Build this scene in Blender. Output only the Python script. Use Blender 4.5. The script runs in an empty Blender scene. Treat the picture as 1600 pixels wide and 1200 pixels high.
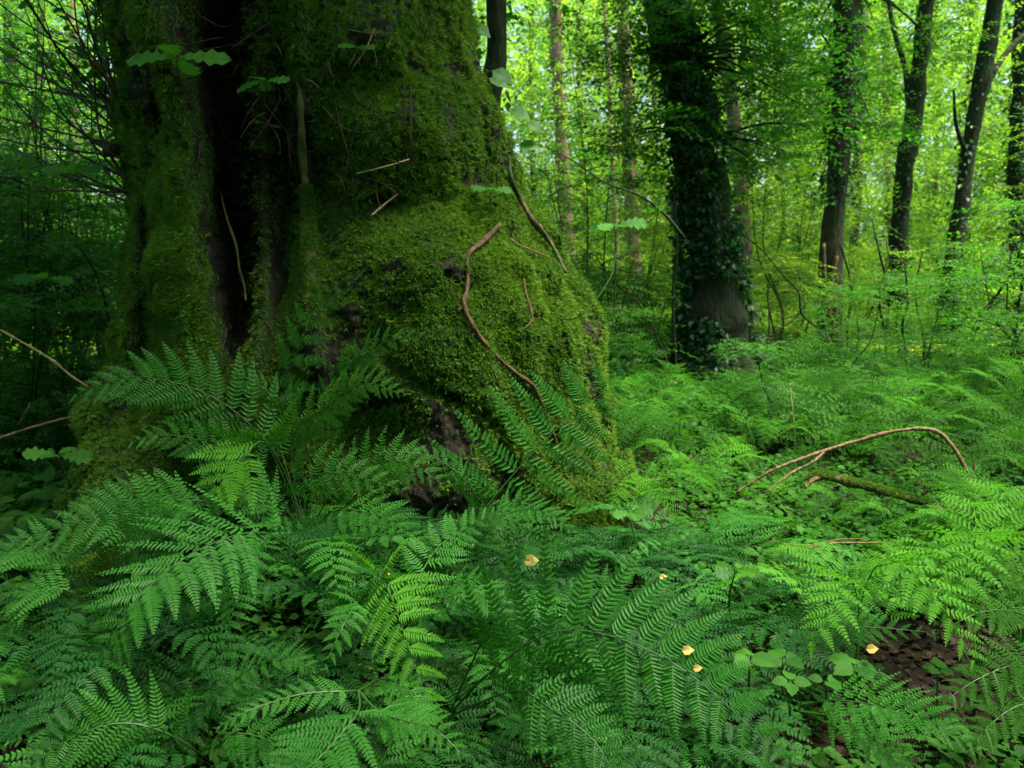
import bpy, math, random
import numpy as np
from mathutils import Vector

# ------------------------------------------------------------------ camera, light, exposure
SC = bpy.context.scene
COL = SC.collection
FPX = 1256.0
PITCH = math.radians(7.7)
CAMZ = 1.5
cam_d = bpy.data.cameras.new("camera")
cam = bpy.data.objects.new("camera", cam_d)
COL.objects.link(cam)
cam.location = (0, 0, CAMZ)
cam.rotation_euler = (math.radians(90) - PITCH, 0, 0)
cam_d.sensor_width = 36.0
cam_d.lens = 36.0 * FPX / 1600.0
cam_d.clip_start = 0.05
cam_d.clip_end = 500
cam_d.dof.use_dof = True
cam_d.dof.focus_distance = 2.9
cam_d.dof.aperture_fstop = 4.0
SC.camera = cam

SUN_EL, SUN_AZ = math.radians(68), math.radians(105)      # azimuth from +Y towards +X
w = bpy.data.worlds.new("World")
SC.world = w
w.use_nodes = True
nt = w.node_tree
sky = nt.nodes.new("ShaderNodeTexSky")
sky.sky_type = 'NISHITA'
sky.sun_disc = False
sky.sun_elevation = SUN_EL
sky.sun_rotation = SUN_AZ
sky.air_density = 1.0
sky.dust_density = 4.0
sky.ozone_density = 0.6
nt.links.new(sky.outputs[0], nt.nodes["Background"].inputs[0])
nt.nodes["Background"].inputs[1].default_value = 0.11
sd = bpy.data.lights.new("sun", 'SUN')
sun = bpy.data.objects.new("sun", sd)
COL.objects.link(sun)
sd.energy = 3.6
sd.angle = math.radians(16)
sd.color = (1.0, 0.94, 0.80)
sdir = Vector((math.sin(SUN_AZ) * math.cos(SUN_EL), math.cos(SUN_AZ) * math.cos(SUN_EL), math.sin(SUN_EL)))
sun.rotation_euler = sdir.to_track_quat('Z', 'Y').to_euler()
SC.view_settings.view_transform = 'Standard'
SC.view_settings.look = 'None'
SC.view_settings.gamma = 1
SC.view_settings.exposure = 2.05
cy = SC.cycles
cy.use_denoising = True
cy.max_bounces = 6
cy.diffuse_bounces = 4
cy.glossy_bounces = 2
cy.transmission_bounces = 3
cy.sample_clamp_indirect = 6.0
cy.caustics_reflective = False
cy.caustics_refractive = False

RNG = np.random.default_rng(11)
random.seed(7)

# ------------------------------------------------------------------ projection helpers
CP, SP = math.cos(PITCH), math.sin(PITCH)
def at(px, py, Y):
    x = (px - 800) / FPX; y = (600 - py) / FPX
    d = np.array([x, CP + SP * y, -SP + CP * y])
    return np.array([0, 0, CAMZ]) + d * (Y / d[1])
def atz(px, py, z=0.0):
    x = (px - 800) / FPX; y = (600 - py) / FPX
    d = np.array([x, CP + SP * y, -SP + CP * y])
    return np.array([0, 0, CAMZ]) + d * ((z - CAMZ) / d[2])
def topx(P):
    d = np.asarray(P, float) - np.array([0, 0, CAMZ])
    f = CP * d[..., 1] - SP * d[..., 2]
    u = SP * d[..., 1] + CP * d[..., 2]
    return 800 + FPX * d[..., 0] / f, 600 - FPX * u / f
def mpp(Y):
    return Y / FPX                                        # metres per picture pixel at a distance

# ------------------------------------------------------------------ noise
_T = np.random.default_rng(5).random(65536)
def _h(ix, iy, iz):
    return _T[(ix * 73856093 ^ iy * 19349663 ^ iz * 83492791) & 65535]
def vnoise(P, s):
    Q = np.asarray(P, float) * s + 100.0
    I = np.floor(Q).astype(np.int64); f = Q - I; f = f * f * (3 - 2 * f)
    r = 0
    for dx in (0, 1):
        for dy in (0, 1):
            for dz in (0, 1):
                wt = ((f[..., 0] if dx else 1 - f[..., 0]) * (f[..., 1] if dy else 1 - f[..., 1]) * (f[..., 2] if dz else 1 - f[..., 2]))
                r = r + wt * _h(I[..., 0] + dx, I[..., 1] + dy, I[..., 2] + dz)
    return r * 2 - 1
def fbm(P, s, o=4, g=0.5):
    r = 0; a = 1
    for k in range(o):
        r = r + a * vnoise(P + k * 7.3, s); s *= 2.1; a *= g
    return r

# ------------------------------------------------------------------ mesh helpers
class MB:
    def __init__(self):
        self.V = []; self.F = []; self.R = []; self.n = 0; self.mi = 0; self.K = []
    def add(self, V, Fs, rnd=None):
        V = np.asarray(V, float).reshape(-1, 3)
        if isinstance(Fs, np.ndarray): Fs = [Fs]
        for Fa in Fs:
            Fa = np.asarray(Fa, np.int64)
            self.F.append(Fa + self.n); self.K.append(np.full(len(Fa), self.mi))
        if rnd is None: rnd = RNG.random()
        self.R.append(np.broadcast_to(np.asarray(rnd, float), (len(V),)))
        self.V.append(V); self.n += len(V)
    def mesh(self, name, smooth=False):
        V = np.concatenate(self.V); me = bpy.data.meshes.new(name)
        me.vertices.add(len(V)); me.vertices.foreach_set("co", V.astype(np.float32).ravel())
        loops = np.concatenate([f.ravel() for f in self.F])
        sizes = np.concatenate([np.full(len(f), f.shape[1]) for f in self.F])
        starts = np.concatenate([[0], np.cumsum(sizes)[:-1]])
        me.loops.add(len(loops)); me.loops.foreach_set("vertex_index", loops.astype(np.int32))
        me.polygons.add(len(sizes)); me.polygons.foreach_set("loop_start", starts.astype(np.int32))
        a = me.attributes.new("rnd", 'FLOAT', 'POINT')
        a.data.foreach_set("value", np.concatenate(self.R).astype(np.float32))
        me.update(calc_edges=True)
        me.polygons.foreach_set("use_smooth", np.full(len(sizes), bool(smooth)))
        mi = np.concatenate(self.K)
        if mi.any(): me.polygons.foreach_set("material_index", mi.astype(np.int32))
        return me
    def obj(self, name, mat, parent=None, smooth=False):
        return link(name, self.mesh(name, smooth), mat, parent)

def link(name, me, mat=None, parent=None):
    if mat is not None and not me.materials: me.materials.append(mat)
    o = bpy.data.objects.new(name, me); COL.objects.link(o)
    if parent is not None: o.parent = parent
    return o
def empty(name, loc=(0, 0, 0)):
    o = bpy.data.objects.new(name, None); COL.objects.link(o)
    o.location = [float(c) for c in loc]; o.empty_display_size = 0.1
    return o
def tag(o, label, cat, group=None, kind=None):
    o['label'] = label; o['category'] = cat
    if group: o['group'] = group
    if kind: o['kind'] = kind
    return o

def curve(pts, n):
    """Catmull-Rom through the points, n samples."""
    P = np.asarray(pts, float)
    if len(P) == 2:
        t = np.linspace(0, 1, n)[:, None]; return P[0] * (1 - t) + P[1] * t
    P = np.concatenate([[2 * P[0] - P[1]], P, [2 * P[-1] - P[-2]]])
    seg = len(P) - 3
    u = np.linspace(0, seg - 1e-6, n); i = u.astype(int); t = (u - i)[:, None]
    a, b, c, d = P[i], P[i + 1], P[i + 2], P[i + 3]
    return 0.5 * ((2 * b) + (-a + c) * t + (2 * a - 5 * b + 4 * c - d) * t ** 2 + (-a + 3 * b - 3 * c + d) * t ** 3)
def unit(v):
    return v / (np.linalg.norm(v, axis=-1, keepdims=True) + 1e-9)
def tube(mb, pts, rad, n=12, sides=6, rough=0.0, rnd=None, fr=6.0):
    C = curve(pts, n); r = np.interp(np.linspace(0, 1, n), np.linspace(0, 1, len(np.atleast_1d(rad))), np.atleast_1d(rad))
    T = unit(np.gradient(C, axis=0))
    up = np.array([0.13, 1.0, 0.2]); N = unit(up - T * (T @ up)[:, None]); B = np.cross(T, N)
    th = np.linspace(0, 2 * math.pi, sides, endpoint=False)
    ring = N[:, None] * np.cos(th)[None, :, None] + B[:, None] * np.sin(th)[None, :, None]
    R = r[:, None, None] * np.ones((1, sides, 1))
    V = C[:, None] + ring * R
    if rough: V = V + ring * (rough * R * fbm(V, fr, 3)[..., None])
    i = np.arange(n - 1)[:, None] * sides; j = np.arange(sides)[None]; k = (j + 1) % sides
    Fq = np.stack([i + j, i + k, i + k + sides, i + j + sides], -1).reshape(-1, 4)
    mb.add(V.reshape(-1, 3), [Fq, np.arange(sides)[::-1][None], (np.arange(sides) + (n - 1) * sides)[None]], rnd)

def stamp(mb, TV, TF, O, X, Y, Z, rnd=None):
    """Template stamped at origins O with (scaled) axis vectors X, Y, Z, all (N,3)."""
    N = len(O); n = len(TV)
    V = O[:, None] + TV[None, :, 0:1] * X[:, None] + TV[None, :, 1:2] * Y[:, None] + TV[None, :, 2:3] * Z[:, None]
    off = (np.arange(N) * n)[:, None, None]
    Fs = [(f[None] + off).reshape(-1, f.shape[1]) for f in TF]
    if rnd is None: rnd = RNG.random(N)
    mb.add(V.reshape(-1, 3), Fs, np.repeat(rnd, n))

def frames(yaw, pitch, roll):
    """Unit axes: X forward by yaw and pitch, Y side, Z up."""
    cy_, sy = np.cos(yaw), np.sin(yaw); cp, sp = np.cos(pitch), np.sin(pitch)
    X = np.stack([cy_ * cp, sy * cp, sp], -1)
    S = np.stack([-sy, cy_, np.zeros_like(cy_)], -1)
    U = np.cross(X, S)
    cr, sr = np.cos(roll)[:, None], np.sin(roll)[:, None]
    return X, S * cr + U * sr, U * cr - S * sr

# leaf templates: (verts, [faces...])
A = np.array
PINNULE = (A([[0, 0, 0], [.33, 0, -.04], [.68, 0, -.05], [1, 0, -.16], [.06, .42, .05], [.36, .5, .04], [.7, .3, 0], [.06, -.42, .05], [.36, -.5, .04], [.7, -.3, 0]]),
           [A([[0, 1, 5, 4], [1, 2, 6, 5], [1, 0, 7, 8], [2, 1, 8, 9]]), A([[2, 3, 6], [3, 2, 9]])])
PIN_LO = (A([[0, 0, 0], [1, 0, -.12], [.35, .45, .07], [.35, -.45, .07]]), [A([[0, 1, 2], [1, 0, 3]])])
LEAF2 = (A([[0, 0, 0], [1, 0, -.08], [.42, .36, .07], [.42, -.36, .07]]), [A([[0, 1, 2], [1, 0, 3]])])
LEAF = (A([[0, 0, 0], [.35, 0, .02], [.7, 0, 0], [1, 0, -.12], [.2, .3, .08], [.55, .34, .07], [.2, -.3, .08], [.55, -.34, .07]]),
        [A([[0, 1, 4], [2, 3, 5], [1, 0, 6], [3, 2, 7]]), A([[1, 2, 5, 4], [2, 1, 6, 7]])])
def lobed():
    # an oak-like leaf with rounded lobes, folded along the midrib
    up = [(0.02, .03), (.12, .05), (.2, .16), (.3, .10), (.4, .25), (.5, .15), (.62, .34), (.72, .2), (.84, .26), (.93, .13), (1, 0)]
    mid = [(x, 0) for x, _ in up]
    V = []; 
    for (x, y), (m, _) in zip(up, mid): V += [(m, 0, .02 * math.sin(3 * m) - .12 * m * m), (x, y, .05 - .12 * x * x), (x, -y, .05 - .12 * x * x)]
    Fq = []
    for i in range(len(up) - 1):
        a = 3 * i; Fq += [[a, a + 3, a + 4, a + 1], [a + 3, a, a + 2, a + 5]]
    return A(V), [A(Fq)]
OAK = lobed()
def serrate():
    n = 9; V = []; Fq = []
    for i in range(n + 1):
        u = i / n; w_ = .40 * math.sin(math.pi * min(1, u * 1.02)) ** .7 * (1.12 - .45 * u) if 0 < i < n else .0
        w_ *= 1 + (.10 if i % 2 else -.04); z = -.22 * u * u
        V += [(u, 0, z + .02), (u + (.02 if i % 2 else 0), w_, z + .08 * math.sin(3 * u)), (u + (.02 if i % 2 else 0), -w_, z + .08 * math.sin(3 * u))]
    for i in range(n):
        a = 3 * i; Fq += [[a, a + 3, a + 4, a + 1], [a + 3, a, a + 2, a + 5]]
    return A(V), [A(Fq)]
SERR = serrate()

# ------------------------------------------------------------------ materials
def nmat(name):
    m = bpy.data.materials.new(name); m.use_nodes = True; m.node_tree.nodes.clear()
    t = m.node_tree; o = t.nodes.new("ShaderNodeOutputMaterial"); return m, t, o
def ramp(t, fac, stops):
    r = t.nodes.new("ShaderNodeValToRGB"); e = r.color_ramp.elements
    while len(e) > 1: e.remove(e[-1])
    e[0].position, e[0].color = stops[0][0], (*stops[0][1], 1)
    for p, c in stops[1:]:
        x = e.new(p); x.color = (*c, 1)
    t.links.new(fac, r.inputs[0]); return r.outputs[0]
def leaf_mat(name, dark, light, trans, tw=0.45, rough=0.5, spec=0.3, old=None):
    m, t, o = nmat(name); L = t.links
    at_ = t.nodes.new("ShaderNodeAttribute"); at_.attribute_name = "rnd"
    oi = t.nodes.new("ShaderNodeObjectInfo")
    mx = t.nodes.new("ShaderNodeMath"); mx.operation = 'MULTIPLY'; mx.inputs[1].default_value = 0.6; L.new(at_.outputs["Fac"], mx.inputs[0])
    m2 = t.nodes.new("ShaderNodeMath"); m2.operation = 'MULTIPLY_ADD'; m2.inputs[1].default_value = 0.4
    L.new(oi.outputs["Random"], m2.inputs[0]); L.new(mx.outputs[0], m2.inputs[2])
    st = [(0, dark), (0.8, light)]
    if old: st += [(0.93, tuple((a + b) / 2 for a, b in zip(light, old))), (0.985, old)]
    col = ramp(t, m2.outputs[0], st)
    p = t.nodes.new("ShaderNodeBsdfPrincipled"); L.new(col, p.inputs["Base Color"])
    p.inputs["Roughness"].default_value = rough; p.inputs["Specular IOR Level"].default_value = spec
    tr = t.nodes.new("ShaderNodeBsdfTranslucent")
    mc = t.nodes.new("ShaderNodeMix"); mc.data_type = 'RGBA'; mc.blend_type = 'MULTIPLY'; mc.inputs[0].default_value = 1
    L.new(col, mc.inputs[6]); mc.inputs[7].default_value = (*trans, 1); L.new(mc.outputs[2], tr.inputs[0])
    ms = t.nodes.new("ShaderNodeMixShader"); ms.inputs[0].default_value = tw
    L.new(p.outputs[0], ms.inputs[1]); L.new(tr.outputs[0], ms.inputs[2]); L.new(ms.outputs[0], o.inputs[0])
    return m
def bark_mat(name, c1, c2, moss=None, mamt=0.5, scale=6.0, bump=0.6, mask=False):
    m, t, o = nmat(name); L = t.links
    tc = t.nodes.new("ShaderNodeTexCoord")
    mp = t.nodes.new("ShaderNodeMapping"); mp.inputs["Scale"].default_value = (1, 1, 0.25); L.new(tc.outputs["Object"], mp.inputs[0])
    n1 = t.nodes.new("ShaderNodeTexNoise"); n1.inputs["Scale"].default_value = scale * 3; n1.inputs["Detail"].default_value = 8; L.new(mp.outputs[0], n1.inputs[0])
    n2 = t.nodes.new("ShaderNodeTexNoise"); n2.inputs["Scale"].default_value = scale * 0.6; n2.inputs["Detail"].default_value = 7; n2.inputs["Roughness"].default_value = 0.7; L.new(tc.outputs["Object"], n2.inputs[0])
    col = ramp(t, n1.outputs[0], [(0.3, c1), (0.68, c2)])
    if moss:
        mk = ramp(t, n2.outputs[0], [(max(0.0, 0.62 - mamt * 0.3), (0, 0, 0)), (0.68 - mamt * 0.22, (1, 1, 1))])
        if mask:
            av = t.nodes.new("ShaderNodeAttribute"); av.attribute_name = "rnd"; mk = ramp(t, av.outputs["Fac"], [(.12, (0, 0, 0)), (.45, (1, 1, 1))])
        mc = t.nodes.new("ShaderNodeMix"); mc.data_type = 'RGBA'; L.new(mk, mc.inputs[0]); L.new(col, mc.inputs[6])
        mcol = ramp(t, n1.outputs[0], [(0.3, tuple(c * 0.45 for c in moss)), (0.7, moss)])
        L.new(mcol, mc.inputs[7]); col = mc.outputs[2]
    p = t.nodes.new("ShaderNodeBsdfPrincipled"); L.new(col, p.inputs["Base Color"])
    p.inputs["Roughness"].default_value = 0.85; p.inputs["Specular IOR Level"].default_value = 0.25
    b = t.nodes.new("ShaderNodeBump"); b.inputs["Strength"].default_value = bump; b.inputs["Distance"].default_value = 0.03
    L.new(n1.outputs[0], b.inputs["Height"]); L.new(b.outputs[0], p.inputs["Normal"]); L.new(p.outputs[0], o.inputs[0])
    return m

M = {}
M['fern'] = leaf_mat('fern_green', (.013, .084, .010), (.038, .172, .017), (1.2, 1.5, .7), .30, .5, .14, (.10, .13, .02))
M['fern_gap_shade'] = leaf_mat('fern_green_shade_copy', (.005, .034, .006), (.013, .080, .010), (1.2, 1.5, .7), .25, .5, .14)  # darker copy of the fern green, putting shade into gaps between fronds
M['fern_light'] = leaf_mat('fern_yellow_green', (.028, .13, .010), (.080, .26, .020), (1.3, 1.5, .6), .40, .6, .08)
M['fern_mid'] = leaf_mat('fern_mid_green', (.011, .058, .007), (.044, .155, .014), (1.3, 1.5, .6), .40, .6, .08)
M['stalk'] = leaf_mat('green_stalk', (.02, .07, .015), (.04, .11, .02), (1, 1, 1), .1, .5, .3)
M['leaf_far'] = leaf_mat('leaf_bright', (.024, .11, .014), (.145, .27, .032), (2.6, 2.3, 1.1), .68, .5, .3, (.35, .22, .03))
M['leaf_mid'] = leaf_mat('leaf_mid', (.018, .10, .012), (.060, .20, .020), (1.7, 1.9, .7), .50, .5, .22)
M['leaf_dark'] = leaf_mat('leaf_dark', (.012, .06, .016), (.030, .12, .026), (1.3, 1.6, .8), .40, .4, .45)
M['herb'] = leaf_mat('herb_green', (.012, .065, .008), (.045, .16, .016), (1.4, 1.6, .6), .40, .6, .1)
M['oak'] = leaf_mat('oak_seedling_green', (.025, .12, .012), (.060, .20, .022), (1.3, 1.5, .7), .40, .6, .12)
M['moss'] = leaf_mat('moss_green', (.024, .092, .012), (.140, .265, .026), (1.3, 1.3, .6), .40, .7, .15, (.16, .12, .03))
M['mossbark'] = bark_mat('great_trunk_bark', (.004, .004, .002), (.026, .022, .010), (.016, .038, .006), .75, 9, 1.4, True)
M['bark'] = bark_mat('grey_brown_bark', (.014, .011, .006), (.085, .066, .036), (.03, .065, .012), .5, 8, 1.3)
M['bark_pale'] = bark_mat('pale_brown_bark', (.10, .065, .04), (.26, .18, .12), (.05, .10, .02), .25, 4, .6)
M['bark_dark'] = bark_mat('dark_bark', (.008, .007, .004), (.038, .031, .016), (.018, .042, .008), .7, 8, 1.3)
M['bark_root'] = bark_mat('mossy_root_bark', (.03, .018, .01), (.14, .095, .045), (.04, .07, .012), .6, 7, 1.0)
M['twig'] = bark_mat('dark_twig', (.018, .012, .008), (.075, .05, .03), None, 0, 14, .4)
M['vine'] = bark_mat('red_brown_vine_bark', (.035, .020, .011), (.135, .078, .036), None, 0, 16, .8)
M['dead'] = bark_mat('dead_branch_bark', (.07, .045, .022), (.22, .15, .075), (.06, .08, .02), .15, 16, .6)
M['straw'] = bark_mat('dry_straw', (.20, .145, .07), (.40, .31, .17), None, 0, 20, .3)
M['ylw'] = leaf_mat('yellow_leaf', (.40, .26, .05), (.60, .44, .13), (1, 1, .8), .25, .5, .3)
M['litter'] = leaf_mat('leaf_litter_brown', (.008, .006, .003), (.042, .027, .014), (1, 1, 1), .1, .7, .2)

# ground material
m, t, o = nmat('forest_soil')
tc = t.nodes.new("ShaderNodeTexCoord"); n1 = t.nodes.new("ShaderNodeTexNoise"); n1.inputs["Scale"].default_value = 9; n1.inputs["Detail"].default_value = 10
t.links.new(tc.outputs["Object"], n1.inputs[0])
col = ramp(t, n1.outputs[0], [(.3, (.006, .0045, .003)), (.55, (.017, .011, .006)), (.72, (.012, .026, .005))])
p = t.nodes.new("ShaderNodeBsdfPrincipled"); p.inputs["Roughness"].default_value = .95; p.inputs["Specular IOR Level"].default_value = .15
t.links.new(col, p.inputs["Base Color"]); b = t.nodes.new("ShaderNodeBump"); b.inputs["Distance"].default_value = .05
t.links.new(n1.outputs[0], b.inputs["Height"]); t.links.new(b.outputs[0], p.inputs["Normal"]); t.links.new(p.outputs[0], o.inputs[0])
M['soil'] = m

# ------------------------------------------------------------------ ground
def gz(x, y):
    x = np.asarray(x, float); y = np.asarray(y, float)
    P = np.stack(np.broadcast_arrays(x, y, np.zeros_like(x)), -1)
    z = .10 * vnoise(P, .35) + .03 * vnoise(P, 1.6)
    # the soil is heaped up round the foot of the old tree
    d2 = ((x + .9) / 2.0) ** 2 + ((y - 5.0) / 1.9) ** 2
    z = z + .22 * np.exp(-d2 * 1.2) + .28 * np.exp(-(((x + 1.0) / .7) ** 2 + ((y - 2.9) / .7) ** 2))
    far = np.clip((np.hypot(x, y) - 6) / 10, 0, 1)
    return z * (1 - .3 * far)
def gp(x, y, dz=0.):
    return A([x, y, float(gz(x, y)) + dz])
xs = np.sign(np.linspace(-1, 1, 260)) * np.abs(np.linspace(-1, 1, 260)) ** 2.4 * 180
ys = xs.copy() + 4
GX, GY = np.meshgrid(xs, ys)
GV = np.stack([GX, GY, gz(GX, GY)], -1).reshape(-1, 3)
i = np.arange(259)[:, None] * 260 + np.arange(259)[None]
mb = MB(); mb.add(GV, np.stack([i, i + 1, i + 261, i + 260], -1).reshape(-1, 4), 0.5)
g = mb.obj('ground', M['soil'], smooth=True); g['kind'] = 'structure'

# ------------------------------------------------------------------ the great mossy tree
great = empty('great_oak_tree', (-1.0, 5.2, 0))
tag(great, 'huge ancient tree with bulging moss covered trunk behind the front ferns', 'tree')
great_inv = np.array([1.0, -5.2, 0.0])                      # children are built in world coordinates, shifted back
def under(o, parent=great):
    o.parent = parent; o.location = (-Vector(parent.location)); return o
YC = 5.25
rows = [(-1500, 260, 640), (-700, 225, 690), (-200, 190, 725), (0, 185, 742), (100, 190, 764), (200, 208, 788), (300, 230, 812), (400, 228, 882), (470, 218, 930), (560, 204, 945),
        (650, 188, 955), (750, 172, 972), (850, 140, 985), (950, 110, 995), (1020, 100, 1000)]
rz = A([at(565, r[0], YC)[2] for r in rows]); rl = A([at(r[1], r[0], YC)[0] for r in rows]); rr = A([at(r[2], r[0], YC)[0] for r in rows])
od = np.argsort(rz); rz, rl, rr = rz[od], rl[od], rr[od]
NTH, NZ = 900, 620
zz = np.concatenate([np.linspace(-.35, 3.6, NZ - 60), np.linspace(3.62, 7.5, 60)])
th = np.linspace(0, 2 * math.pi, NTH, endpoint=False)
TH, ZZ = np.meshgrid(th, zz)
def smooth_interp(z, a, b):
    s = 0
    for d in (-.12, -.06, 0, .06, .12): s = s + np.interp(z + d, a, b)
    return s / 5
L_ = smooth_interp(ZZ, rz, rl); R_ = smooth_interp(ZZ, rz, rr)
xc = (L_ + R_) / 2; hw = (R_ - L_) / 2 * .975
dp = np.where(np.sin(TH) > 0, .90, .95) * hw
BX = xc + hw * np.cos(TH); BY = YC - dp * np.sin(TH)
base = np.stack([BX, BY, ZZ], -1)
PX, PY = topx(np.stack([BX, np.minimum(BY, YC), ZZ], -1))
front = np.clip(np.sin(TH), 0, 1) ** .6
def ridge(path, sig):
    """Gaussian weight of the distance in the picture frame of the surface to a polyline."""
    P = A(path, float); x = np.interp(PY, P[:, 1], P[:, 0]); s = np.interp(PY, P[:, 1], np.broadcast_to(sig, len(P)))
    f = 1 / (1 + np.exp(-(PY - P[0, 1] + 10) / 25)) * 1 / (1 + np.exp((PY - P[-1, 1] - 10) / 25))
    return np.exp(-((PX - x) / s) ** 2) * f
def blob(cx, cy_, sx, sy): return np.exp(-((PX - cx) / sx) ** 2 - ((PY - cy_) / sy) ** 2)
D = 0.0
D = D + .42 * ridge([(255, -900), (250, 0), (262, 150), (275, 300), (290, 420), (287, 560), (265, 700), (250, 800)], [40, 40, 42, 44, 48, 62, 80, 90])
D = D - 1.1 * ridge([(345, -900), (345, 60), (350, 200), (364, 350), (370, 480), (362, 560)], [22, 28, 30, 26, 20, 18])
D = D - .50 * blob(430, 290, 70, 185)
D = D - .18 * blob(520, 330, 60, 90)
D = D + .13 * ridge([(460, -900), (463, 0), (468, 160), (480, 300), (483, 460), (500, 600)], [16, 16, 15, 18, 20, 24])
D = D + .16 * blob(740, 520, 190, 190) + .22 * ridge([(404, 230), (410, 400), (402, 560)], [13, 15, 22]) - .16 * ridge([(446, 100), (446, 300), (448, 480)], 12) + .12 * blob(620, 400, 90, 60)
D = D + .16 * blob(640, 215, 120, 75) - .12 * blob(600, 325, 70, 26) + .12 * blob(620, 60, 110, 70)
D = D + .24 * blob(790, 740, 190, 140) - .10 * blob(620, 690, 90, 60) - .14 * blob(560, 640, 60, 50)
D = D + .14 * blob(905, 600, 60, 120) + .12 * blob(930, 720, 50, 60) - .1 * blob(880, 690, 18, 90)
D = D - .13 * ridge([(715, -300), (728, 30), (765, 150), (790, 240), (815, 330), (872, 430)], 11) + .08 * ridge([(745, -300), (757, 30), (790, 170), (806, 260), (850, 370)], 12)
D = D - .10 * ridge([(600, 560), (690, 610), (760, 640), (800, 760)], 20)
D = D + .35 * blob(365, 560, 34, 45) + .2 * blob(350, 640, 60, 60)
D = D + .18 * ridge([(215, 430), (205, 500), (180, 620), (165, 760), (150, 900)], [14, 22, 30, 34, 40]) - .26 * ridge([(236, 150), (243, 400), (236, 520), (222, 640)], 9) - .08 * ridge([(300, 60), (306, 250), (312, 420)], 7)
D = D + .09 * fbm(base * A([1, 1, .5]), 5.0, 3) * np.clip(blob(440, 300, 110, 220) + blob(300, 420, 90, 250) * .5, 0, 1)
D = D * front
nrm0 = np.stack([np.cos(TH), -np.sin(TH), np.zeros_like(TH)], -1)
lump = .06 * fbm(base, 2.2, 2) + .055 * fbm(base * A([1, 1, .55]), 6.0, 3) + .014 * fbm(base, 26, 3)
flute = .05 * np.sin(TH * 9 + 1.5 * vnoise(base, .8)) * np.clip(-np.sin(TH) + .3, 0, 1)
base = base + nrm0 * (lump + flute)[..., None] + unit(np.stack([-.235 * base[..., 0], -np.ones_like(D), 0 * D], -1)) * D[..., None]
# surface normals of the trunk grid
du = np.roll(base, -1, 1) - np.roll(base, 1, 1); dv = np.gradient(base, axis=0)
NRM = unit(np.cross(du, dv)); flip = np.sign((NRM * nrm0).sum(-1, keepdims=True)); NRM = NRM * np.where(flip == 0, 1, flip)

TUFT_N = 5
def blade_template():
    V = []; Fc = []
    for q in range(TUFT_N):
        a = q * 2.4; r = .35 + .4 * ((q * 37) % 10) / 10
        dx, dy = math.cos(a) * r, math.sin(a) * r; h = 1 - .35 * r; px_, py_ = -math.sin(a) * .10, math.cos(a) * .10
        b0 = len(V)
        V += [(h * .02, px_, py_), (h * .02, -px_, -py_), (h * .6, dx * .5 + px_ * .9, dy * .5 + py_ * .9), (h * .6, dx * .5 - px_ * .9, dy * .5 - py_ * .9), (h, dx * 1.3, dy * 1.3)]
        Fc.append([b0, b0 + 1, b0 + 3, b0 + 2])
    T3 = [[5 * q + 2, 5 * q + 3, 5 * q + 4] for q in range(TUFT_N)]
    return A(V, float), [A(Fc), A(T3)]
TUFT = blade_template()
def moss_on(mb, P, N, size, droop=.5):
    n = len(P)
    X = unit(N + RNG.normal(0, .38, (n, 3)) - A([0, 0, droop]))
    up = RNG.normal(0, 1, (n, 3)); S = unit(np.cross(X, up)); U = np.cross(X, S)
    s = size * RNG.uniform(.6, 1.4, n)[:, None]
    r = np.clip(.45 + .38 * vnoise(P, 3.0) + .25 * vnoise(P, 11.0) + RNG.normal(0, .12, n), 0, .99)
    r = np.where(RNG.random(n) < .012, 1.0, r * .93)
    stamp(mb, *TUFT, P - N * .004, X * s, S * s * .9, U * s * .9, r)
def sample_grid(n, mask):
    """Random points on the trunk grid, by cell area and mask; only the side that can be seen."""
    a = np.linalg.norm(np.cross(du[:-1], dv[:-1]), axis=-1) * mask[:-1]
    w_ = a.ravel() / a.sum(); idx = RNG.choice(a.size, n, p=w_)
    r, c = idx // NTH, idx % NTH; c2 = (c + 1) % NTH; fu = RNG.random(n)[:, None]; fv = RNG.random(n)[:, None]
    P = (base[r, c] * (1 - fu) + base[r, c2] * fu) * (1 - fv) + (base[r + 1, c] * (1 - fu) + base[r + 1, c2] * fu) * fv
    return P, NRM[r, c]
lo = fbm(base, 2.6, 3); hi = fbm(base, 9.0, 2)
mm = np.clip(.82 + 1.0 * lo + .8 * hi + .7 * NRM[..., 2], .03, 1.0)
bare = blob(430, 280, 70, 180) * .6 + ridge([(345, -900), (345, 60), (350, 200), (364, 350), (370, 480), (362, 560)], 32) * 1.6 + ridge([(466, 140), (470, 160), (480, 290)], 14) * 1.4 + blob(620, 710, 120, 75) * .05 + blob(590, 335, 70, 30) * .6 + blob(700, 180, 26, 40) + blob(770, 250, 25, 40) * .8 + blob(620, 195, 30, 25) * .6 + ridge([(238, 180), (235, 300), (244, 440)], 14) + blob(215, 480, 16, 18)  # bare bark patches; those in cleft, hollow and under ledge paint in shade
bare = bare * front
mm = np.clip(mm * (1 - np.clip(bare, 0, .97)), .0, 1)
mb = MB()
i = np.arange(NZ - 1)[:, None] * NTH; j = np.arange(NTH)[None]; k = (j + 1) % NTH
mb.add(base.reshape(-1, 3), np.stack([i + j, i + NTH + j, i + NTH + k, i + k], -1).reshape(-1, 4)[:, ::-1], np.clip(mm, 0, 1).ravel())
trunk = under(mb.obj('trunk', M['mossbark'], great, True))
vis = (np.sin(TH) > -.35) * (ZZ < 3.75)
P, N = sample_grid(150000, mm * vis)
mb = MB(); moss_on(mb, P, N, .021)
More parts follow.
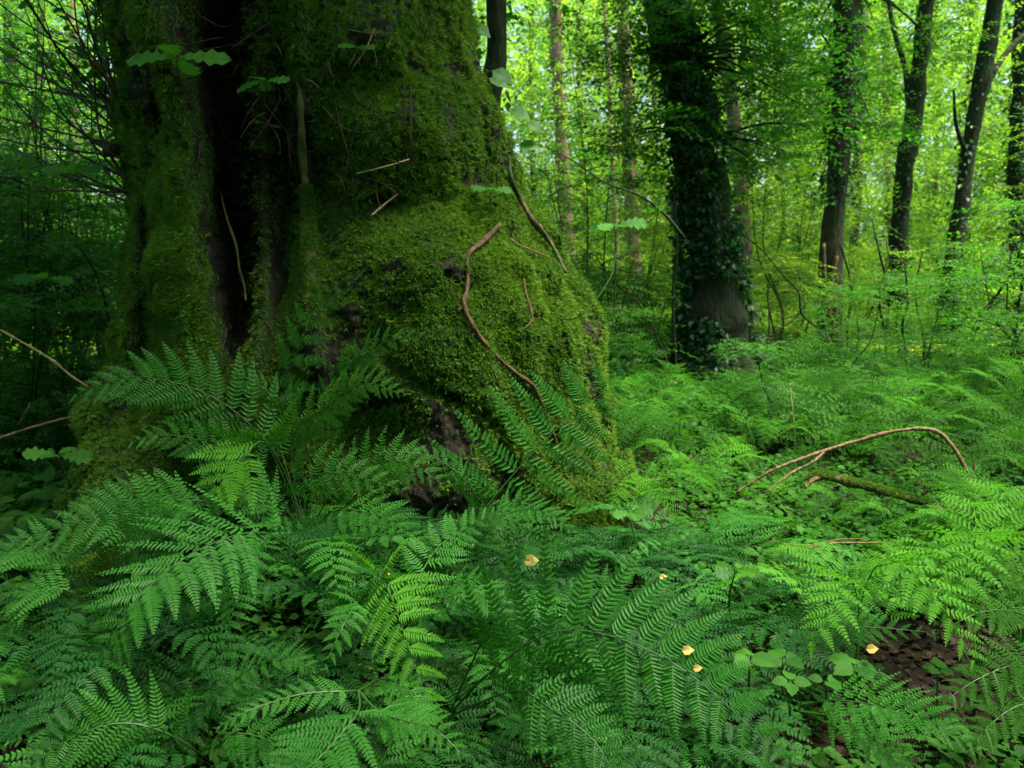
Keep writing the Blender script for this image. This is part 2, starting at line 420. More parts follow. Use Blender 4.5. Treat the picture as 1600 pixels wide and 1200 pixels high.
# shaggier cushions on the bulge and the column
cm = mm * vis * np.clip(blob(740, 460, 220, 130) + ridge([(270, 250), (290, 420), (285, 560)], 60) + blob(700, 200, 120, 150) * .7 + blob(930, 560, 60, 200) + .15, 0, 1)
P, N = sample_grid(52000, cm)
moss_on(mb, P + N * .012, N, .030, .7)
mo = under(mb.obj('moss', M['moss'], great)); mo['kind'] = 'stuff'

# roots that run out in front of the foot
def mossy_root(pts, rad, nm='root', moss_n=18000, msize=.024):
    mb = MB(); tube(mb, pts, rad, 70, 28, .28, .5, 5.0)
    o = under(mb.obj(nm, M['mossbark'], great, True))
    C = curve(pts, 200); r = np.interp(np.linspace(0, 1, 200), np.linspace(0, 1, len(rad)), rad)
    i = RNG.integers(0, 199, moss_n); T = unit(np.gradient(C, axis=0))[i]
    a = RNG.uniform(0, 2 * math.pi, moss_n); up = A([.13, 1, .2]); Nn = unit(up - T * (T @ up)[:, None]); B = np.cross(T, Nn)
    ring = Nn * np.cos(a)[:, None] + B * np.sin(a)[:, None]
    V0 = C[i] + ring * r[i][:, None]; P = V0 + ring * (.28 * r[i] * fbm(V0, 5, 3) + .003)[:, None]
    keep = (vnoise(P, 4.0) + ring[:, 2] * .8 + .75 > 0)
    m2 = MB(); moss_on(m2, P[keep], ring[keep], msize, .3); q = under(m2.obj('moss', M['moss'], great)); q['kind'] = 'stuff'
    q.parent = o; q.location = (0, 0, 0)
mossy_root([at(215, 620, 4.3), at(200, 760, 3.9), at(185, 900, 3.3), at(150, 1010, 2.9), at(120, 1100, 2.75)], [.26, .24, .20, .15, .10])
mossy_root([at(880, 700, 4.4), at(900, 800, 4.1), at(900, 860, 3.9), at(880, 905, 3.7)], [.24, .26, .20, .12], moss_n=14000)
mossy_root([at(940, 720, 4.9), at(975, 800, 4.8), at(1010, 850, 4.7)], [.18, .17, .10], moss_n=8000)
# pale bare root creeping down the right flank, thin hanging roots in the hollow
def surf(px, py, off=.01):
    """Nearest point of the trunk's front grid to a picture position."""
    k = surf.cache
    d = (k[0] - px) ** 2 + (k[1] - py) ** 2
    q = np.argmin(d + surf.dist * .0); P = surf.P[q]; return P + surf.N[q] * off
_f = (np.sin(TH) > -.05) & (ZZ < 4.2)
def surfY(x, y): return float(surf(x, y, 0)[1])
surf.P = base[_f]; surf.N = NRM[_f]; surf.cache = topx(surf.P); surf.dist = surf.P[:, 1]
def part_tube(name, pts, rad, mat, n=30, sides=8, rough=.12, parent=great):
    mb = MB(); tube(mb, pts, rad, n, sides, rough, None, 14); return under(mb.obj(name, mat, great, True))
part_tube('aerial_root', [at(*q, surfY(q[0] - 22, q[1]) - .06) for q in ((795, 245), (799, 280), (814, 312), (832, 345), (852, 368), (868, 392), (884, 425))], [.010, .013, .017, .018, .016, .013, .007], M['bark_root'], 60, 10, .35)
part_tube('aerial_root', [at(x, y, surfY(535, y) - d) for x, y, d in ((458, -20, -.05), (462, 60, -.05), (466, 120, .0), (470, 180, .02), (472, 240, .04), (478, 292, .05), (483, 350, .05), (485, 420, .04), (490, 480, .0))], [.008, .011, .014, .016, .018, .020, .024, .03, .03], M['bark_root'], 120, 14, .55)
mossy_root([at(478, 290, surfY(535, 290) - .05), at(483, 340, surfY(535, 340) - .05), at(485, 410, surfY(535, 410) - .04), at(490, 480, surfY(535, 480) - .0)], [.022, .03, .034, .034], 'root', 3000, .018)
part_tube('aerial_root', [at(x, y, surfY(300, y) + .25) for x, y in ((345, 300), (350, 325), (358, 352), (369, 385), (374, 420), (382, 450), (384, 470))], [.003, .006, .008, .007, .008, .007, .004], M['bark_root'], 60, 8, .4)
part_tube('branch_stub', [surf(206, 240, -.02), surf(190, 236, .05), at(165, 240, 4.9)], [.05, .035, .015], M['bark_dark'], 14, 10, .3)

# epicormic shoots fanning out to the upper left, with leaves
def leafy(mb, C, n, size, tpl=LEAF, up=.2, spread=.03):
    """Leaves along a polyline C."""
    i = RNG.integers(1, len(C), n); f = RNG.random(n)[:, None]
    O = C[i - 1] * (1 - f) + C[i] * f + RNG.normal(0, spread, (n, 3))
    X, S, U = frames(RNG.uniform(0, 2 * math.pi, n), RNG.normal(-.1, .35, n), RNG.normal(0, .35, n))
    s = size * RNG.uniform(.6, 1.25, n)[:, None]
    stamp(mb, *tpl, O, X * s, S * s, U * s)
for q in range(46):
    y0 = random.uniform(150, 330) if q < 34 else random.uniform(60, 200)
    b0 = surf(190 + (y0 - 100) * .12, y0, -.02)
    a = math.radians(random.uniform(95, 178) if q < 34 else random.uniform(100, 150)); Ln = random.uniform(120, 330)
    Yt = random.uniform(4.2, 6.0); px1, py1 = 195 + math.cos(a) * Ln, y0 - math.sin(a) * Ln
    bend = random.uniform(-25, 25)
    pts = [b0, at(195 + (px1 - 195) * .5 + bend, y0 + (py1 - y0) * .45 + abs(bend) * .3, (b0[1] + Yt) / 2), at(px1, py1, Yt)]
    mb = MB(); tube(mb, pts, [.009, .006, .003], 12, 5, 0)
    s_ = under(mb.obj('shoot', M['twig'], great, True))
    if q % 3:
        m2 = MB(); leafy(m2, curve(pts, 12)[4:], 9, .085, OAK, spread=.05); l_ = m2.obj('leaves', M['leaf_mid'], s_)
# twigs in the dark recess and on the trunk face
for q in range(64):
    x0, y0 = random.uniform(260, 600), random.uniform(10, 290)
    a = random.uniform(-.3, 2.6); Ln = random.uniform(25, 110)
    p0 = surf(x0, y0, .01); p2 = at(x0 + math.cos(a) * Ln, y0 + math.sin(a) * Ln, p0[1] - random.uniform(.02, .22))
    mb = MB(); tube(mb, [p0, (p0 + p2) / 2 + RNG.normal(0, .02, 3), p2], [.0045, .003, .0012], 8, 5, 0)
    under(mb.obj('twig', M['twig'] if q % 3 else M['dead'], great, True))

# ------------------------------------------------------------------ foliage builders
def spray_template(n=11, Ln=.55, ls=.085, tpl=LEAF2, seed=1):
    """A flat twig with alternate leaves, along +X."""
    r = np.random.default_rng(seed); mb = MB()
    tube(mb, [(0, 0, 0), (Ln * .5, .01, .02), (Ln, 0, -.03)], [.003, .001], 3, 3, 0, .5)
    n_tw = mb.n
    i = np.arange(n); u = (i + 1) / n; side = np.where(i % 2, 1, -1)
    O = np.stack([u * Ln, side * 0, .02 * np.sin(u * 3) - .05 * u * u], -1)
    yaw = side * r.uniform(.6, 1.2, n); X, S, U = frames(yaw, r.normal(-.08, .25, n), r.normal(0, .25, n))
    s = ls * (1 - .35 * np.abs(u - .5) * 2)[:, None] * r.uniform(.8, 1.2, n)[:, None]
    stamp(mb, *tpl, O, X * s, S * s * .8, U * s, np.full(n, .5))
    V = np.concatenate(mb.V); 
    tri = [f for f in mb.F if f.shape[1] == 3]; quad = [f for f in mb.F if f.shape[1] == 4]
    Fs = []
    if tri: Fs.append(np.concatenate(tri))
    if quad: Fs.append(np.concatenate(quad))
    return V, Fs
SPRAYS = [spray_template(seed=s) for s in range(4)]
SPRAYS_BIG = [spray_template(7, .7, .15, LEAF2, seed=s) for s in range(3)]
SPRAYS_HI = [spray_template(12, .5, .085, LEAF, seed=s + 9) for s in range(3)]
def sprays(mb, O, size=1.0, tpls=None, pitch=.25, outward=None):
    tpls = tpls or SPRAYS; n = len(O)
    yaw = RNG.uniform(0, 2 * math.pi, n)
    if outward is not None: yaw = np.arctan2(O[:, 1] - outward[1], O[:, 0] - outward[0]) + RNG.normal(0, .7, n)
    X, S, U = frames(yaw, RNG.normal(-.05, pitch, n), RNG.normal(0, .35, n))
    s = size * RNG.uniform(.7, 1.3, n)[:, None]; wh = RNG.integers(0, len(tpls), n)
    r = np.clip(.5 + .5 * vnoise(O, .9) + RNG.normal(0, .2, n), 0, 1)
    for k, tp in enumerate(tpls):
        q = wh == k
        if q.any(): stamp(mb, tp[0], tp[1], O[q], X[q] * s[q], S[q] * s[q], U[q] * s[q], r[q])
def clumps(n_c, per, box, rad, flat=.35, rngk=None):
    """Clustered points: n_c clump centres in a box, per points each."""
    lo_, hi_ = A(box[0], float), A(box[1], float)
    C = RNG.uniform(lo_, hi_, (n_c, 3)); k = np.repeat(np.arange(n_c), per)
    d = RNG.normal(0, .5, (len(k), 3)) * A([1, 1, flat]) * (rad * RNG.uniform(.5, 1.3, n_c))[k][:, None]
    return C[k] + d

# ------------------------------------------------------------------ other trees
def tree(name, label, path, widths, Y, mat, ivy=0, ivy_rng=(0, 1), ivymat='leaf_dark', forks=(), crown=None, boughs=(), group=None, knots=.22, n=60, sides=20):
    pts = [at(x, y, Y) for x, y in path]
    b = pts[-1].copy(); zg = float(gz(b[0], b[1]))
    root = empty(name, (b[0], b[1], zg)); tag(root, label, 'tree', group)
    d = pts[0] - pts[1]; d = d / np.linalg.norm(d)
    top = pts[0] + d * 2.5; top2 = top + A([0.0, .1, 3.0])
    ends = [top2, top] + pts + [A([b[0], b[1], min(zg, b[2]) - .25])]
    r = A([widths[0] * .7, widths[0] * .9] + list(widths) + [widths[-1] * 1.25]) * mpp(Y) / 2
    mb = MB(); tube(mb, ends, r, n, sides, knots, .5, 2.2)
    o = mb.obj('trunk', mat, root, True); o.location = -root.location
    for fp, fw in forks:
        mb = MB(); fpts = [at(x, y, Y + dy) for x, y, dy in fp]
        tube(mb, fpts, A(fw) * mpp(Y) / 2, 24, 10, .15, .5, 3); o = mb.obj('limb', mat, root, True); o.location = -root.location
    if ivy:
        C = curve(ends, 300); rr_ = np.interp(np.linspace(0, 1, 300), np.linspace(0, 1, len(r)), r)
        i = (RNG.uniform(ivy_rng[0], ivy_rng[1], ivy) * 299).astype(int); a = RNG.uniform(0, 2 * math.pi, ivy)
        rad = rr_[i] * 1.02 + np.abs(RNG.normal(0, .07, ivy)); P = C[i] + np.stack([np.cos(a) * rad, np.sin(a) * rad, RNG.normal(0, .05, ivy)], -1)
        keep = vnoise(P, 1.6) > -.35; P = P[keep]; n_ = len(P)
        X, S, U = frames(a[keep] + RNG.normal(0, .6, n_), RNG.normal(-.5, .5, n_), RNG.normal(0, .5, n_))
        s = RNG.uniform(.045, .095, n_)[:, None] * (1 + Y / 40)
        m2 = MB(); stamp(m2, *LEAF2, P, X * s, S * s, U * s); o = m2.obj('ivy', M[ivymat], root); o.location = -root.location
    if boughs:
        m2 = MB(); mw = MB()
        for (bx, by, bY, rx, ry, nn) in boughs:
            c = at(bx, by, bY); C = c + RNG.normal(0, .5, (nn // 14, 3)) * A([rx * mpp(bY) * 1.3, .8, ry * mpp(bY) * 1.3]); k = np.repeat(np.arange(len(C)), 14)
            P = C[k] + RNG.normal(0, .33, (len(k), 3)) * A([1, 1, .22]); sprays(m2, P, .95, SPRAYS, .3)
            j0 = A(ends)[np.argmin(np.abs(A(ends)[:, 2] - c[2]))]
            for e in C[::2]: tube(mw, [j0, (j0 + e) / 2 + A([0, 0, .15]), e], [.03, .015, .004], 10, 5, .1)
        o = m2.obj('foliage', M['leaf_mid'], root); o.location = -root.location
        o = mw.obj('limb', M['bark_dark'], root, True); o.location = -root.location
    if crown:
        (cx, cy_, cz), (sx, sy, sz), nn, per, cm_ = crown
        P = clumps(nn, per, ((cx - sx, cy_ - sy, cz - sz), (cx + sx, cy_ + sy, cz + sz)), 1.3, .3)
        m2 = MB(); sprays(m2, P, 1.5, SPRAYS_BIG); o = m2.obj('crown', M[cm_], root); o.location = -root.location
        m2 = MB()
        for k in range(6):
            a = k * 1.05 + random.random(); e = A([cx + math.cos(a) * sx * .8, cy_ + math.sin(a) * sy * .8, cz + random.uniform(-.3, .5) * sz])
            tube(m2, [top, (top * .5 + e * .5) + A([0, 0, .4]), e], [r[0] * .5, r[0] * .35, .03], 10, 6, .1)
        o = m2.obj('limb', mat, root, True); o.location = -root.location
    return root

# unseen crown and limbs of the great tree, put overhead to dim the foreground
mb = MB(); P = np.concatenate([clumps(105, 26, ((-5.2, 2.8, 6.0), (0.6, 9.0, 9.0)), 1.4, .3), clumps(8, 24, ((-6, -2, 6.5), (6.0, 2.8, 9.0)), 1.3, .3)]); sprays(mb, P, 1.6, SPRAYS_BIG)
under(mb.obj('crown', M['leaf_mid'], great))
for k in range(7):
    a = k * .9 + .3; e = A([-1.1 + math.cos(a) * 4.5, 5.2 + math.sin(a) * 4.5, 7.6]); 
    mb = MB(); tube(mb, [(-1.2, 5.2, 6.2), (-1.2 + math.cos(a) * 1.8, 5.2 + math.sin(a) * 1.8, 7.0), e], [.5, .3, .08], 14, 10, .15); under(mb.obj('limb', M['bark_dark'], great, True))

tree('ivy_clad_tree', 'broad dark ivy clad tree with swollen foot, middle distance right of the mossy trunk',
     [(1040, -40), (1062, 100), (1085, 230), (1100, 330), (1112, 430), (1118, 520), (1118, 575), (1118, 612)], [62, 64, 66, 72, 82, 104, 145, 205], 11, M['bark_dark'],
     ivy=11500, ivy_rng=(.1, 1.0), boughs=((1010, 60, 10.8, 60, 80, 320), (1190, 90, 10.8, 80, 90, 420), (1010, 230, 10.9, 40, 50, 180), (1210, 230, 11.3, 60, 50, 220), (1090, -20, 10.3, 90, 40, 200)), crown=((2.5, 12, 8), (3.5, 3, 1.4), 60, 22, 'leaf_mid'), knots=.30, n=90, sides=36)
tree('brown_barked_tree', 'straight brown trunk with creepers round its foot, next right of the ivy clad tree',
     [(1324, -30), (1320, 120), (1310, 260), (1300, 380), (1297, 480), (1297, 540), (1297, 590)], [37, 35, 33, 35, 36, 40, 54], 13.2, M['bark'],
     ivy=1500, ivy_rng=(.0, .5), boughs=((1240, 150, 13.6, 50, 60, 160), (1375, 190, 14.2, 45, 50, 150), (1385, 60, 14.5, 60, 60, 160), (1260, 30, 13.8, 50, 50, 140)), crown=((6, 14.5, 9.5), (3, 3, 1.4), 35, 20, 'leaf_mid'), knots=.16)
tree('forked_tree', 'slender dark leaning trunk forking high up, between brown barked tree and rightmost trunks',
     [(1452, -30), (1440, 80), (1424, 200), (1410, 300), (1403, 420), (1402, 540)], [24, 24, 25, 26, 26, 34], 16.5, M['bark_dark'],
     ivy=700, forks=[([(1424, 175, 0), (1415, 110, .3), (1395, 40, .5), (1384, -30, .8)], [14, 9, 7, 6])], crown=((9, 20, 12), (5, 4, 2), 30, 18, 'leaf_far'))
tree('leaning_tree', 'dark trunk leaning right with side branches reaching toward the right edge',
     [(1562, -30), (1545, 70), (1522, 190), (1502, 320), (1485, 430), (1476, 545)], [25, 24, 24, 24, 26, 34], 15.5, M['bark_dark'],
     ivy=700, forks=[([(1528, 165, 0), (1560, 100, .3), (1600, 55, .5), (1640, 30, .7)], [12, 9, 8, 6]), ([(1515, 250, 0), (1495, 200, -.3), (1490, 140, -.6)], [8, 6, 3])],
     crown=((10, 19, 12), (4, 4, 2), 25, 18, 'leaf_far'))
tree('dark_edge_tree', 'dark ivy covered trunk cut by the right edge of the picture',
     [(1602, -30), (1597, 120), (1590, 260), (1592, 400), (1590, 500)], [26, 26, 24, 24, 34], 18, M['bark_dark'], ivy=2200)
tree('young_tree', 'dark stem rising just behind the upper right flank of the mossy trunk',
     [(776, -60), (776, 60), (770, 140), (740, 400), (730, 700)], [34, 32, 32, 34, 40], 8.5, M['bark_dark'], ivy=900, ivymat='leaf_mid')
tree('pale_far_tree', 'pale reddish far trunk nearest the right flank of the mossy trunk',
     [(866, -30), (870, 80), (876, 200), (884, 330), (893, 470)], [20, 20, 20, 22, 26], 26, M['bark_pale'], ivy=1500, ivymat='leaf_far')
tree('grey_pink_trunk', 'grey pink far trunk left of the ivy clad tree',
     [(972, -30), (976, 120), (984, 260), (990, 400), (992, 480)], [20, 20, 20, 22, 28], 24, M['bark_pale'], ivy=1300, ivymat='leaf_far')
tree('thin_pale_stem', 'thin bright bare stem between the two pale far trunks',
     [(948, 60), (953, 150), (956, 240), (962, 350), (965, 470)], [7, 7, 8, 8, 10], 25, M['straw'])
tree('pale_trunk_behind', 'light brown trunk peeping out behind the right side of the ivy clad tree',
     [(1135, 100), (1148, 200), (1158, 300), (1162, 400), (1163, 500)], [20, 20, 22, 24, 28], 19, M['bark_pale'], ivy=600, ivymat='leaf_far')
far = [(1350, 1335, 15, 30, 'bark'), (1215, 1222, 9, 32, 'bark_pale'), (1252, 1248, 7, 36, 'bark_dark'), (1385, 1392, 10, 34, 'bark_pale'), (1520, 1512, 9, 34, 'bark'),
       (1462, 1458, 8, 38, 'bark_pale'), (1020, 1025, 9, 33, 'bark'), (905, 915, 10, 35, 'bark_pale'), (60, 52, 14, 24, 'bark'), (110, 118, 12, 28, 'bark_pale'), (15, 22, 18, 20, 'bark_dark'), (1552, 1545, 8, 40, 'bark_pale'), (830, 838, 8, 38, 'bark')]
where = ['mid brown far trunk just right of the brown barked tree', 'thin pale far trunk halfway between the ivy clad and brown barked trees', 'thin dark far stem close left of the brown barked tree',
         'pale slim far trunk close left of the forked tree', 'slim brown far trunk just right of the leaning tree foot', 'pale thin trunk between forked tree and leaning tree',
         'slim brown far trunk left behind the ivy clad tree', 'slim pale far trunk close right of the pale reddish one', 'brown trunk in the shade behind the shoots left of the mossy tree',
         'pale brown trunk in the left background nearest the mossy tree', 'dark trunk at the left edge of the wood', 'thin pale far stem second from the right edge', 'slim brown far stem nearest the mossy trunk']
for (x0, x1, wd, Y, mt), lb in zip(far, where):
    mid_ = (x0 + x1) / 2 + random.uniform(-5, 5)
    tree('slender_tree', lb, [(x0, -30), (mid_, 200), (x1, 380), (x1, 470)], [wd, wd, wd, wd * 1.3], Y, M[mt], group='slender trees in the far wood', ivy=500, ivymat='leaf_far', n=24, sides=10)

# creeper stems on the brown barked tree's foot (a thing of its own)
cr = empty('creeper', atz(1297, 590)); tag(cr, 'woody creeper looping round the foot of the brown barked tree', 'creeper')
for pp in ([(1288, 580), (1290, 530), (1304, 500), (1306, 470), (1300, 440), (1308, 400)], [(1306, 575), (1300, 545), (1292, 520), (1297, 490), (1290, 450), (1287, 380)]):
    mb = MB(); tube(mb, [at(x, y, 12.85) for x, y in pp], [.035, .03, .025], 30, 7, .1); o = mb.obj('stem', M['dead'], cr, True); o.location = -cr.location

# ------------------------------------------------------------------ thin saplings and bare stems
def sapling(label, paths, Y, mat='bark_dark', name='sapling', leaves=0, lm='leaf_mid', group=None, cat='sapling', lsz=.08):
    p0 = at(*paths[0][0][0], Y); root = empty(name, p0); tag(root, label, cat, group)
    for path, wd in paths:
        pts = [at(x, y, Y + .0) + RNG.normal(0, .01, 3) for x, y in path]
        mb = MB(); tube(mb, pts, A(wd) * mpp(Y) / 2, 26, 6, .1); o = mb.obj('stem', M[mat], root, True); o.location = -root.location
        if leaves:
            m2 = MB(); C = curve(pts, 20)[6:]; i = RNG.integers(0, len(C), leaves); sprays(m2, C[i] + RNG.normal(0, .06, (leaves, 3)), .55, SPRAYS_HI)
            o = m2.obj('foliage', M[lm], root); o.location = -root.location
    return root
sapling('dark sapling with spreading forked top, in front of the leaning tree', [([(1484, 595), (1488, 520), (1490, 470)], [7, 5, 5]), ([(1490, 470), (1502, 445), (1530, 438), (1590, 430)], [4, 3, 2]), ([(1490, 472), (1470, 460), (1440, 450)], [3, 3, 2]), ([(1492, 465), (1500, 452), (1540, 425)], [4, 3, 2])], 12, leaves=10)
sapling('dark wavy double stem sapling below the forked tree', [([(1383, 580), (1380, 530), (1375, 470), (1382, 440), (1372, 400), (1362, 340)], [6, 5, 4, 4, 3, 2]), ([(1381, 540), (1388, 480), (1392, 440), (1385, 380)], [3, 3, 2])], 12.5, leaves=9)
sapling('thin crooked stem right of the double stem sapling', [([(1421, 630), (1416, 570), (1412, 510), (1418, 470), (1410, 400)], [6, 4, 4, 3, 2])], 9.5, leaves=5)
sapling('thin stem forking beside the forked tree foot', [([(1443, 570), (1444, 530), (1434, 490), (1432, 450), (1440, 390)], [4, 4, 3, 3, 2]), ([(1442, 530), (1460, 512), (1478, 505)], [3, 2])], 13, leaves=4)
sapling('dark creeper stem close right of the brown barked tree', [([(1322, 560), (1324, 510), (1330, 470), (1326, 430), (1312, 380)], [4, 4, 4, 3, 3])], 12.6)
sapling('arching stem bowing down to the brown barked tree foot', [([(1276, 515), (1252, 490), (1245, 455), (1225, 430), (1195, 395), (1165, 370)], [3, 4, 3, 3, 2, 2])], 10, leaves=4)
sapling('pale thin upright stem standing among the ferns before the fallen branch', [([(1243, 705), (1238, 650), (1232, 600)], [4, 3, 2])], 6.3, 'straw')
sapling('dark bushy multi stemmed sapling left of the ivy clad tree', [([(992, 590), (990, 550), (984, 500), (978, 450)], [8, 5, 3, 2]), ([(992, 550), (1002, 510), (1020, 470)], [4, 3, 2]), ([(990, 550), (965, 520), (950, 490)], [4, 3, 2])], 9.5, leaves=3)
sapling('straight dark sapling close to the left flank of the ivy clad tree', [([(1056, 590), (1054, 520), (1052, 450), (1058, 380), (1052, 300)], [6, 6, 5, 4, 3])], 10, leaves=5)
sapling('leaning thin stem at the left foot of the ivy clad tree', [([(1050, 590), (1030, 530), (1000, 480), (960, 440), (930, 400)], [5, 4, 3, 2, 2])], 9.7, leaves=6)
sapling('dark branch arching from the left flank of the ivy clad tree to the mossy trunk', [([(1068, 372), (1040, 335), (1000, 305), (945, 285), (900, 250), (850, 225)], [6, 5, 4, 3, 2, 2])], 8, name='branch', cat='branch', leaves=10)
sapling('thin stem with bent top rising at the right edge below the dark edge tree', [([(1594, 560), (1590, 500), (1596, 440), (1588, 380)], [6, 5, 4, 3])], 11, leaves=4)
sapling('thin dead twig bush at the left foot of the brown barked tree', [([(1190, 560), (1215, 520), (1245, 495), (1262, 470)], [3, 2, 2]), ([(1200, 555), (1203, 500), (1200, 450)], [3, 2])], 10, 'twig')
sapling('dark leggy shrub in the left wood behind the broken stick', [([(172, 560), (170, 500), (150, 430), (120, 380)], [7, 5, 4, 3]), ([(170, 520), (130, 460), (80, 420)], [4, 3, 2]), ([(168, 540), (110, 470), (60, 450)], [4, 3, 2])], 6.2, leaves=8, lm='leaf_mid')

# ------------------------------------------------------------------ understory shrubs with layered foliage
def shrub_meshes(seed, h, r, tpls):
    rg = np.random.default_rng(seed); mt = MB(); mf = MB()
    for s in range(2):
        a = rg.uniform(0, 6.3); tx, ty = math.cos(a) * r * .5, math.sin(a) * r * .5
        pts = [(rg.normal(0, .05), rg.normal(0, .05), -.1), (-tx * .3, ty * .5, h * .25), (tx * .6, ty * .2, h * .55), (tx, ty, h)]
        tube(mt, pts, [.022, .014, .005], 12, 5, .1)
        C = curve(pts, 30)
        for b_ in range(11):
            k = int(rg.uniform(8, 29)); aa = rg.uniform(0, 6.3); ln = r * rg.uniform(.5, 1.1) * (1.15 - k / 40)
            e = C[k] + A([math.cos(aa) * ln, math.sin(aa) * ln, rg.uniform(-.02, .22) * ln]); tube(mt, [C[k], (C[k] + e) / 2 + A([0, 0, .06]), e], [.008, .003], 6, 4, 0)
            q = rg.uniform(.2, 1.1, 17)[:, None]; O = C[k] * (1 - q) + e * q + rg.normal(0, 1, (17, 3)) * A([.22, .22, .06])
            sprays(mf, O, .8, tpls, .18, outward=C[k])
    return mt.mesh('shrub_stem', True), mf.mesh('shrub_foliage')
SH = [shrub_meshes(s, 2.0 + .35 * s, 1.1, SPRAYS) for s in range(5)]
TALL = [shrub_meshes(20 + s, 4.2 + .6 * s, 1.6, SPRAYS) for s in range(4)]
for a_, b_ in SH + TALL: a_.materials.append(M['bark_dark'])
_mats = {}
def shrub(px, Y, kind, label, mat, sc=1.0, group='leafy shrubs under the trees', z=None):
    me1, me2 = kind; x = (px - 800) / FPX * Y
    root = empty('leafy_shrub', gp(x, Y)); tag(root, label, 'shrub', group); root.rotation_euler.z = random.uniform(0, 6.3); root.scale = (sc, sc, sc)
    link('stem', me1, None, root)
    key = (me2.name, mat)
    if key not in _mats:
        m_ = me2 if not me2.materials else me2.copy(); m_.materials.clear(); m_.materials.append(M[mat]); _mats[key] = m_
    link('foliage', _mats[key], None, root)
spots = [(1010, 16.5, 1), (1215, 18, 1), (1345, 24, 1), (930, 13, 1), (860, 16, 1), (1620, 18, 1), (1240, 25, 1), (1450, 30, 1), (1540, 29, 1),
         (30, 9, 1), (110, 10.5, 1), (160, 12.5, 1), (60, 13, 1), (90, 8, 1), (20, 11.5, 1), (180, 10, 1), (140, 20, 1), (50, 21, 1), (-20, 19, 1), (-40, 11, 1), (10, 16, 1), (130, 16, 1), (-90, 8, 1), (200, 17, 1),
         (1205, 13, 0), (940, 10.5, 0), (1350, 15, 0), (1440, 19, 0), (1540, 11.5, 0), (1245, 16, 0), (1600, 9, 0), (60, 7.2, 0), (-10, 6.6, 0), (130, 8.2, 0), (900, 12, 0), (1380, 26, 0), (1620, 13, 0), (1000, 13, 0), (1510, 25, 0)]
for q, (px, Y, sc_) in enumerate(((1240, 9.0, .42), (1345, 9.6, .5), (1445, 8.9, .45), (1565, 8.3, .5), (975, 8.8, .45), (1290, 11.2, .55), (1400, 11.8, .6), (1505, 12.2, .6), (1010, 11.5, .5), (1215, 6.6, .36), (1360, 6.9, .34))):
    shrub(px, Y, SH[(q * 2) % 5], 'knee high leafy bush between the ferns of the right clearing', 'leaf_mid', sc_, 'knee high bushes in the clearing')
for q, (px, Y, sc_) in enumerate(((30, 5.6, .6), (110, 6.4, .7), (-30, 6.2, .7), (160, 7.4, .8), (70, 8.0, .9))):
    shrub(px, Y, SH[(q * 2 + 1) % 5], 'leafy bush in the undergrowth beside the left foot of the mossy tree', 'leaf_mid', sc_, 'bushes beside the left foot of the mossy tree')
for q, (px, Y, tl) in enumerate(spots):
    kk = (TALL if tl else SH); left = px < 400
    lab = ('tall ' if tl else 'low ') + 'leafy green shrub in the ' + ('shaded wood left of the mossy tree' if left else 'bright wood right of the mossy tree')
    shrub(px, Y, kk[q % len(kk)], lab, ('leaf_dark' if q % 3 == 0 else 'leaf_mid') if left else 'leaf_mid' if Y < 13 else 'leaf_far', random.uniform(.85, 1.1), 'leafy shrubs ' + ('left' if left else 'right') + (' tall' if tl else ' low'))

# ------------------------------------------------------------------ the far-off wood
mb = MB()
parts = []
for (n_c, per, Y0, Y1) in ((420, 26, 16, 24), (900, 26, 24, 36), (900, 26, 36, 50), (800, 26, 50, 75)):
    P = clumps(n_c, per, ((-.78, Y0, 0), (.78, Y1, 1)), 1.5, .3)
    Y = P[:, 1]; hz = .4 + (P[:, 2] * .5 + .5 * 0)
    # spread in x and z with distance
    n_ = n_c * per
    C = RNG.uniform(0, 1, (n_c, 2)); k = np.repeat(np.arange(n_c), per)
    Yc = RNG.uniform(Y0, Y1, n_c)[k]; X = (C[k, 0] - .5) * 1.75 * Yc + RNG.normal(0, .75, n_); Z = .5 + C[k, 1] ** 1.5 * (Yc * .42 + 1.0) + RNG.normal(0, .3, n_)
    parts.append(np.stack([X, Yc + RNG.normal(0, .75, n_), np.maximum(Z, .1)], -1))
P = np.concatenate(parts); s0 = P[:, 1] < 30
s1 = P[:, 1] > 48
sprays(mb, P[s0], 1.15, SPRAYS, .5); sprays(mb, P[~s0 & ~s1], 1.7, SPRAYS_BIG, .6); sprays(mb, P[s1], 3.4, SPRAYS_BIG, .7)
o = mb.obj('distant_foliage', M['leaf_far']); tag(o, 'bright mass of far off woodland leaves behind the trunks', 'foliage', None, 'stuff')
mb = MB()
ang = RNG.uniform(0, 2 * math.pi, 1800); ang = ang[(np.abs(np.angle(np.exp(1j * (ang - math.pi / 2)))) > 1.05)]
k = np.repeat(np.arange(len(ang)), 16); rr_ = RNG.uniform(7, 18, len(ang))[k]; zc = (RNG.uniform(0, 1, len(ang)) ** 1.2 * 8 + .3)[k]
P = np.stack([np.cos(ang[k]) * rr_, np.sin(ang[k]) * rr_ + 2, zc], -1) + RNG.normal(0, .8, (len(k), 3)) * A([1, 1, .5]); P[:, 2] = np.maximum(P[:, 2], .1)
P = P[~((P[:, 1] > 0) & (np.abs(P[:, 0]) < .80 * P[:, 1] + 1.6))]
sprays(mb, P, 1.9, SPRAYS_BIG)  # unseen leaf ring added to hold back light from behind and beside the camera
o = mb.obj('surrounding_foliage', M['leaf_mid']); tag(o, 'green woodland leaves all round the clearing outside the view', 'foliage', None, 'stuff')

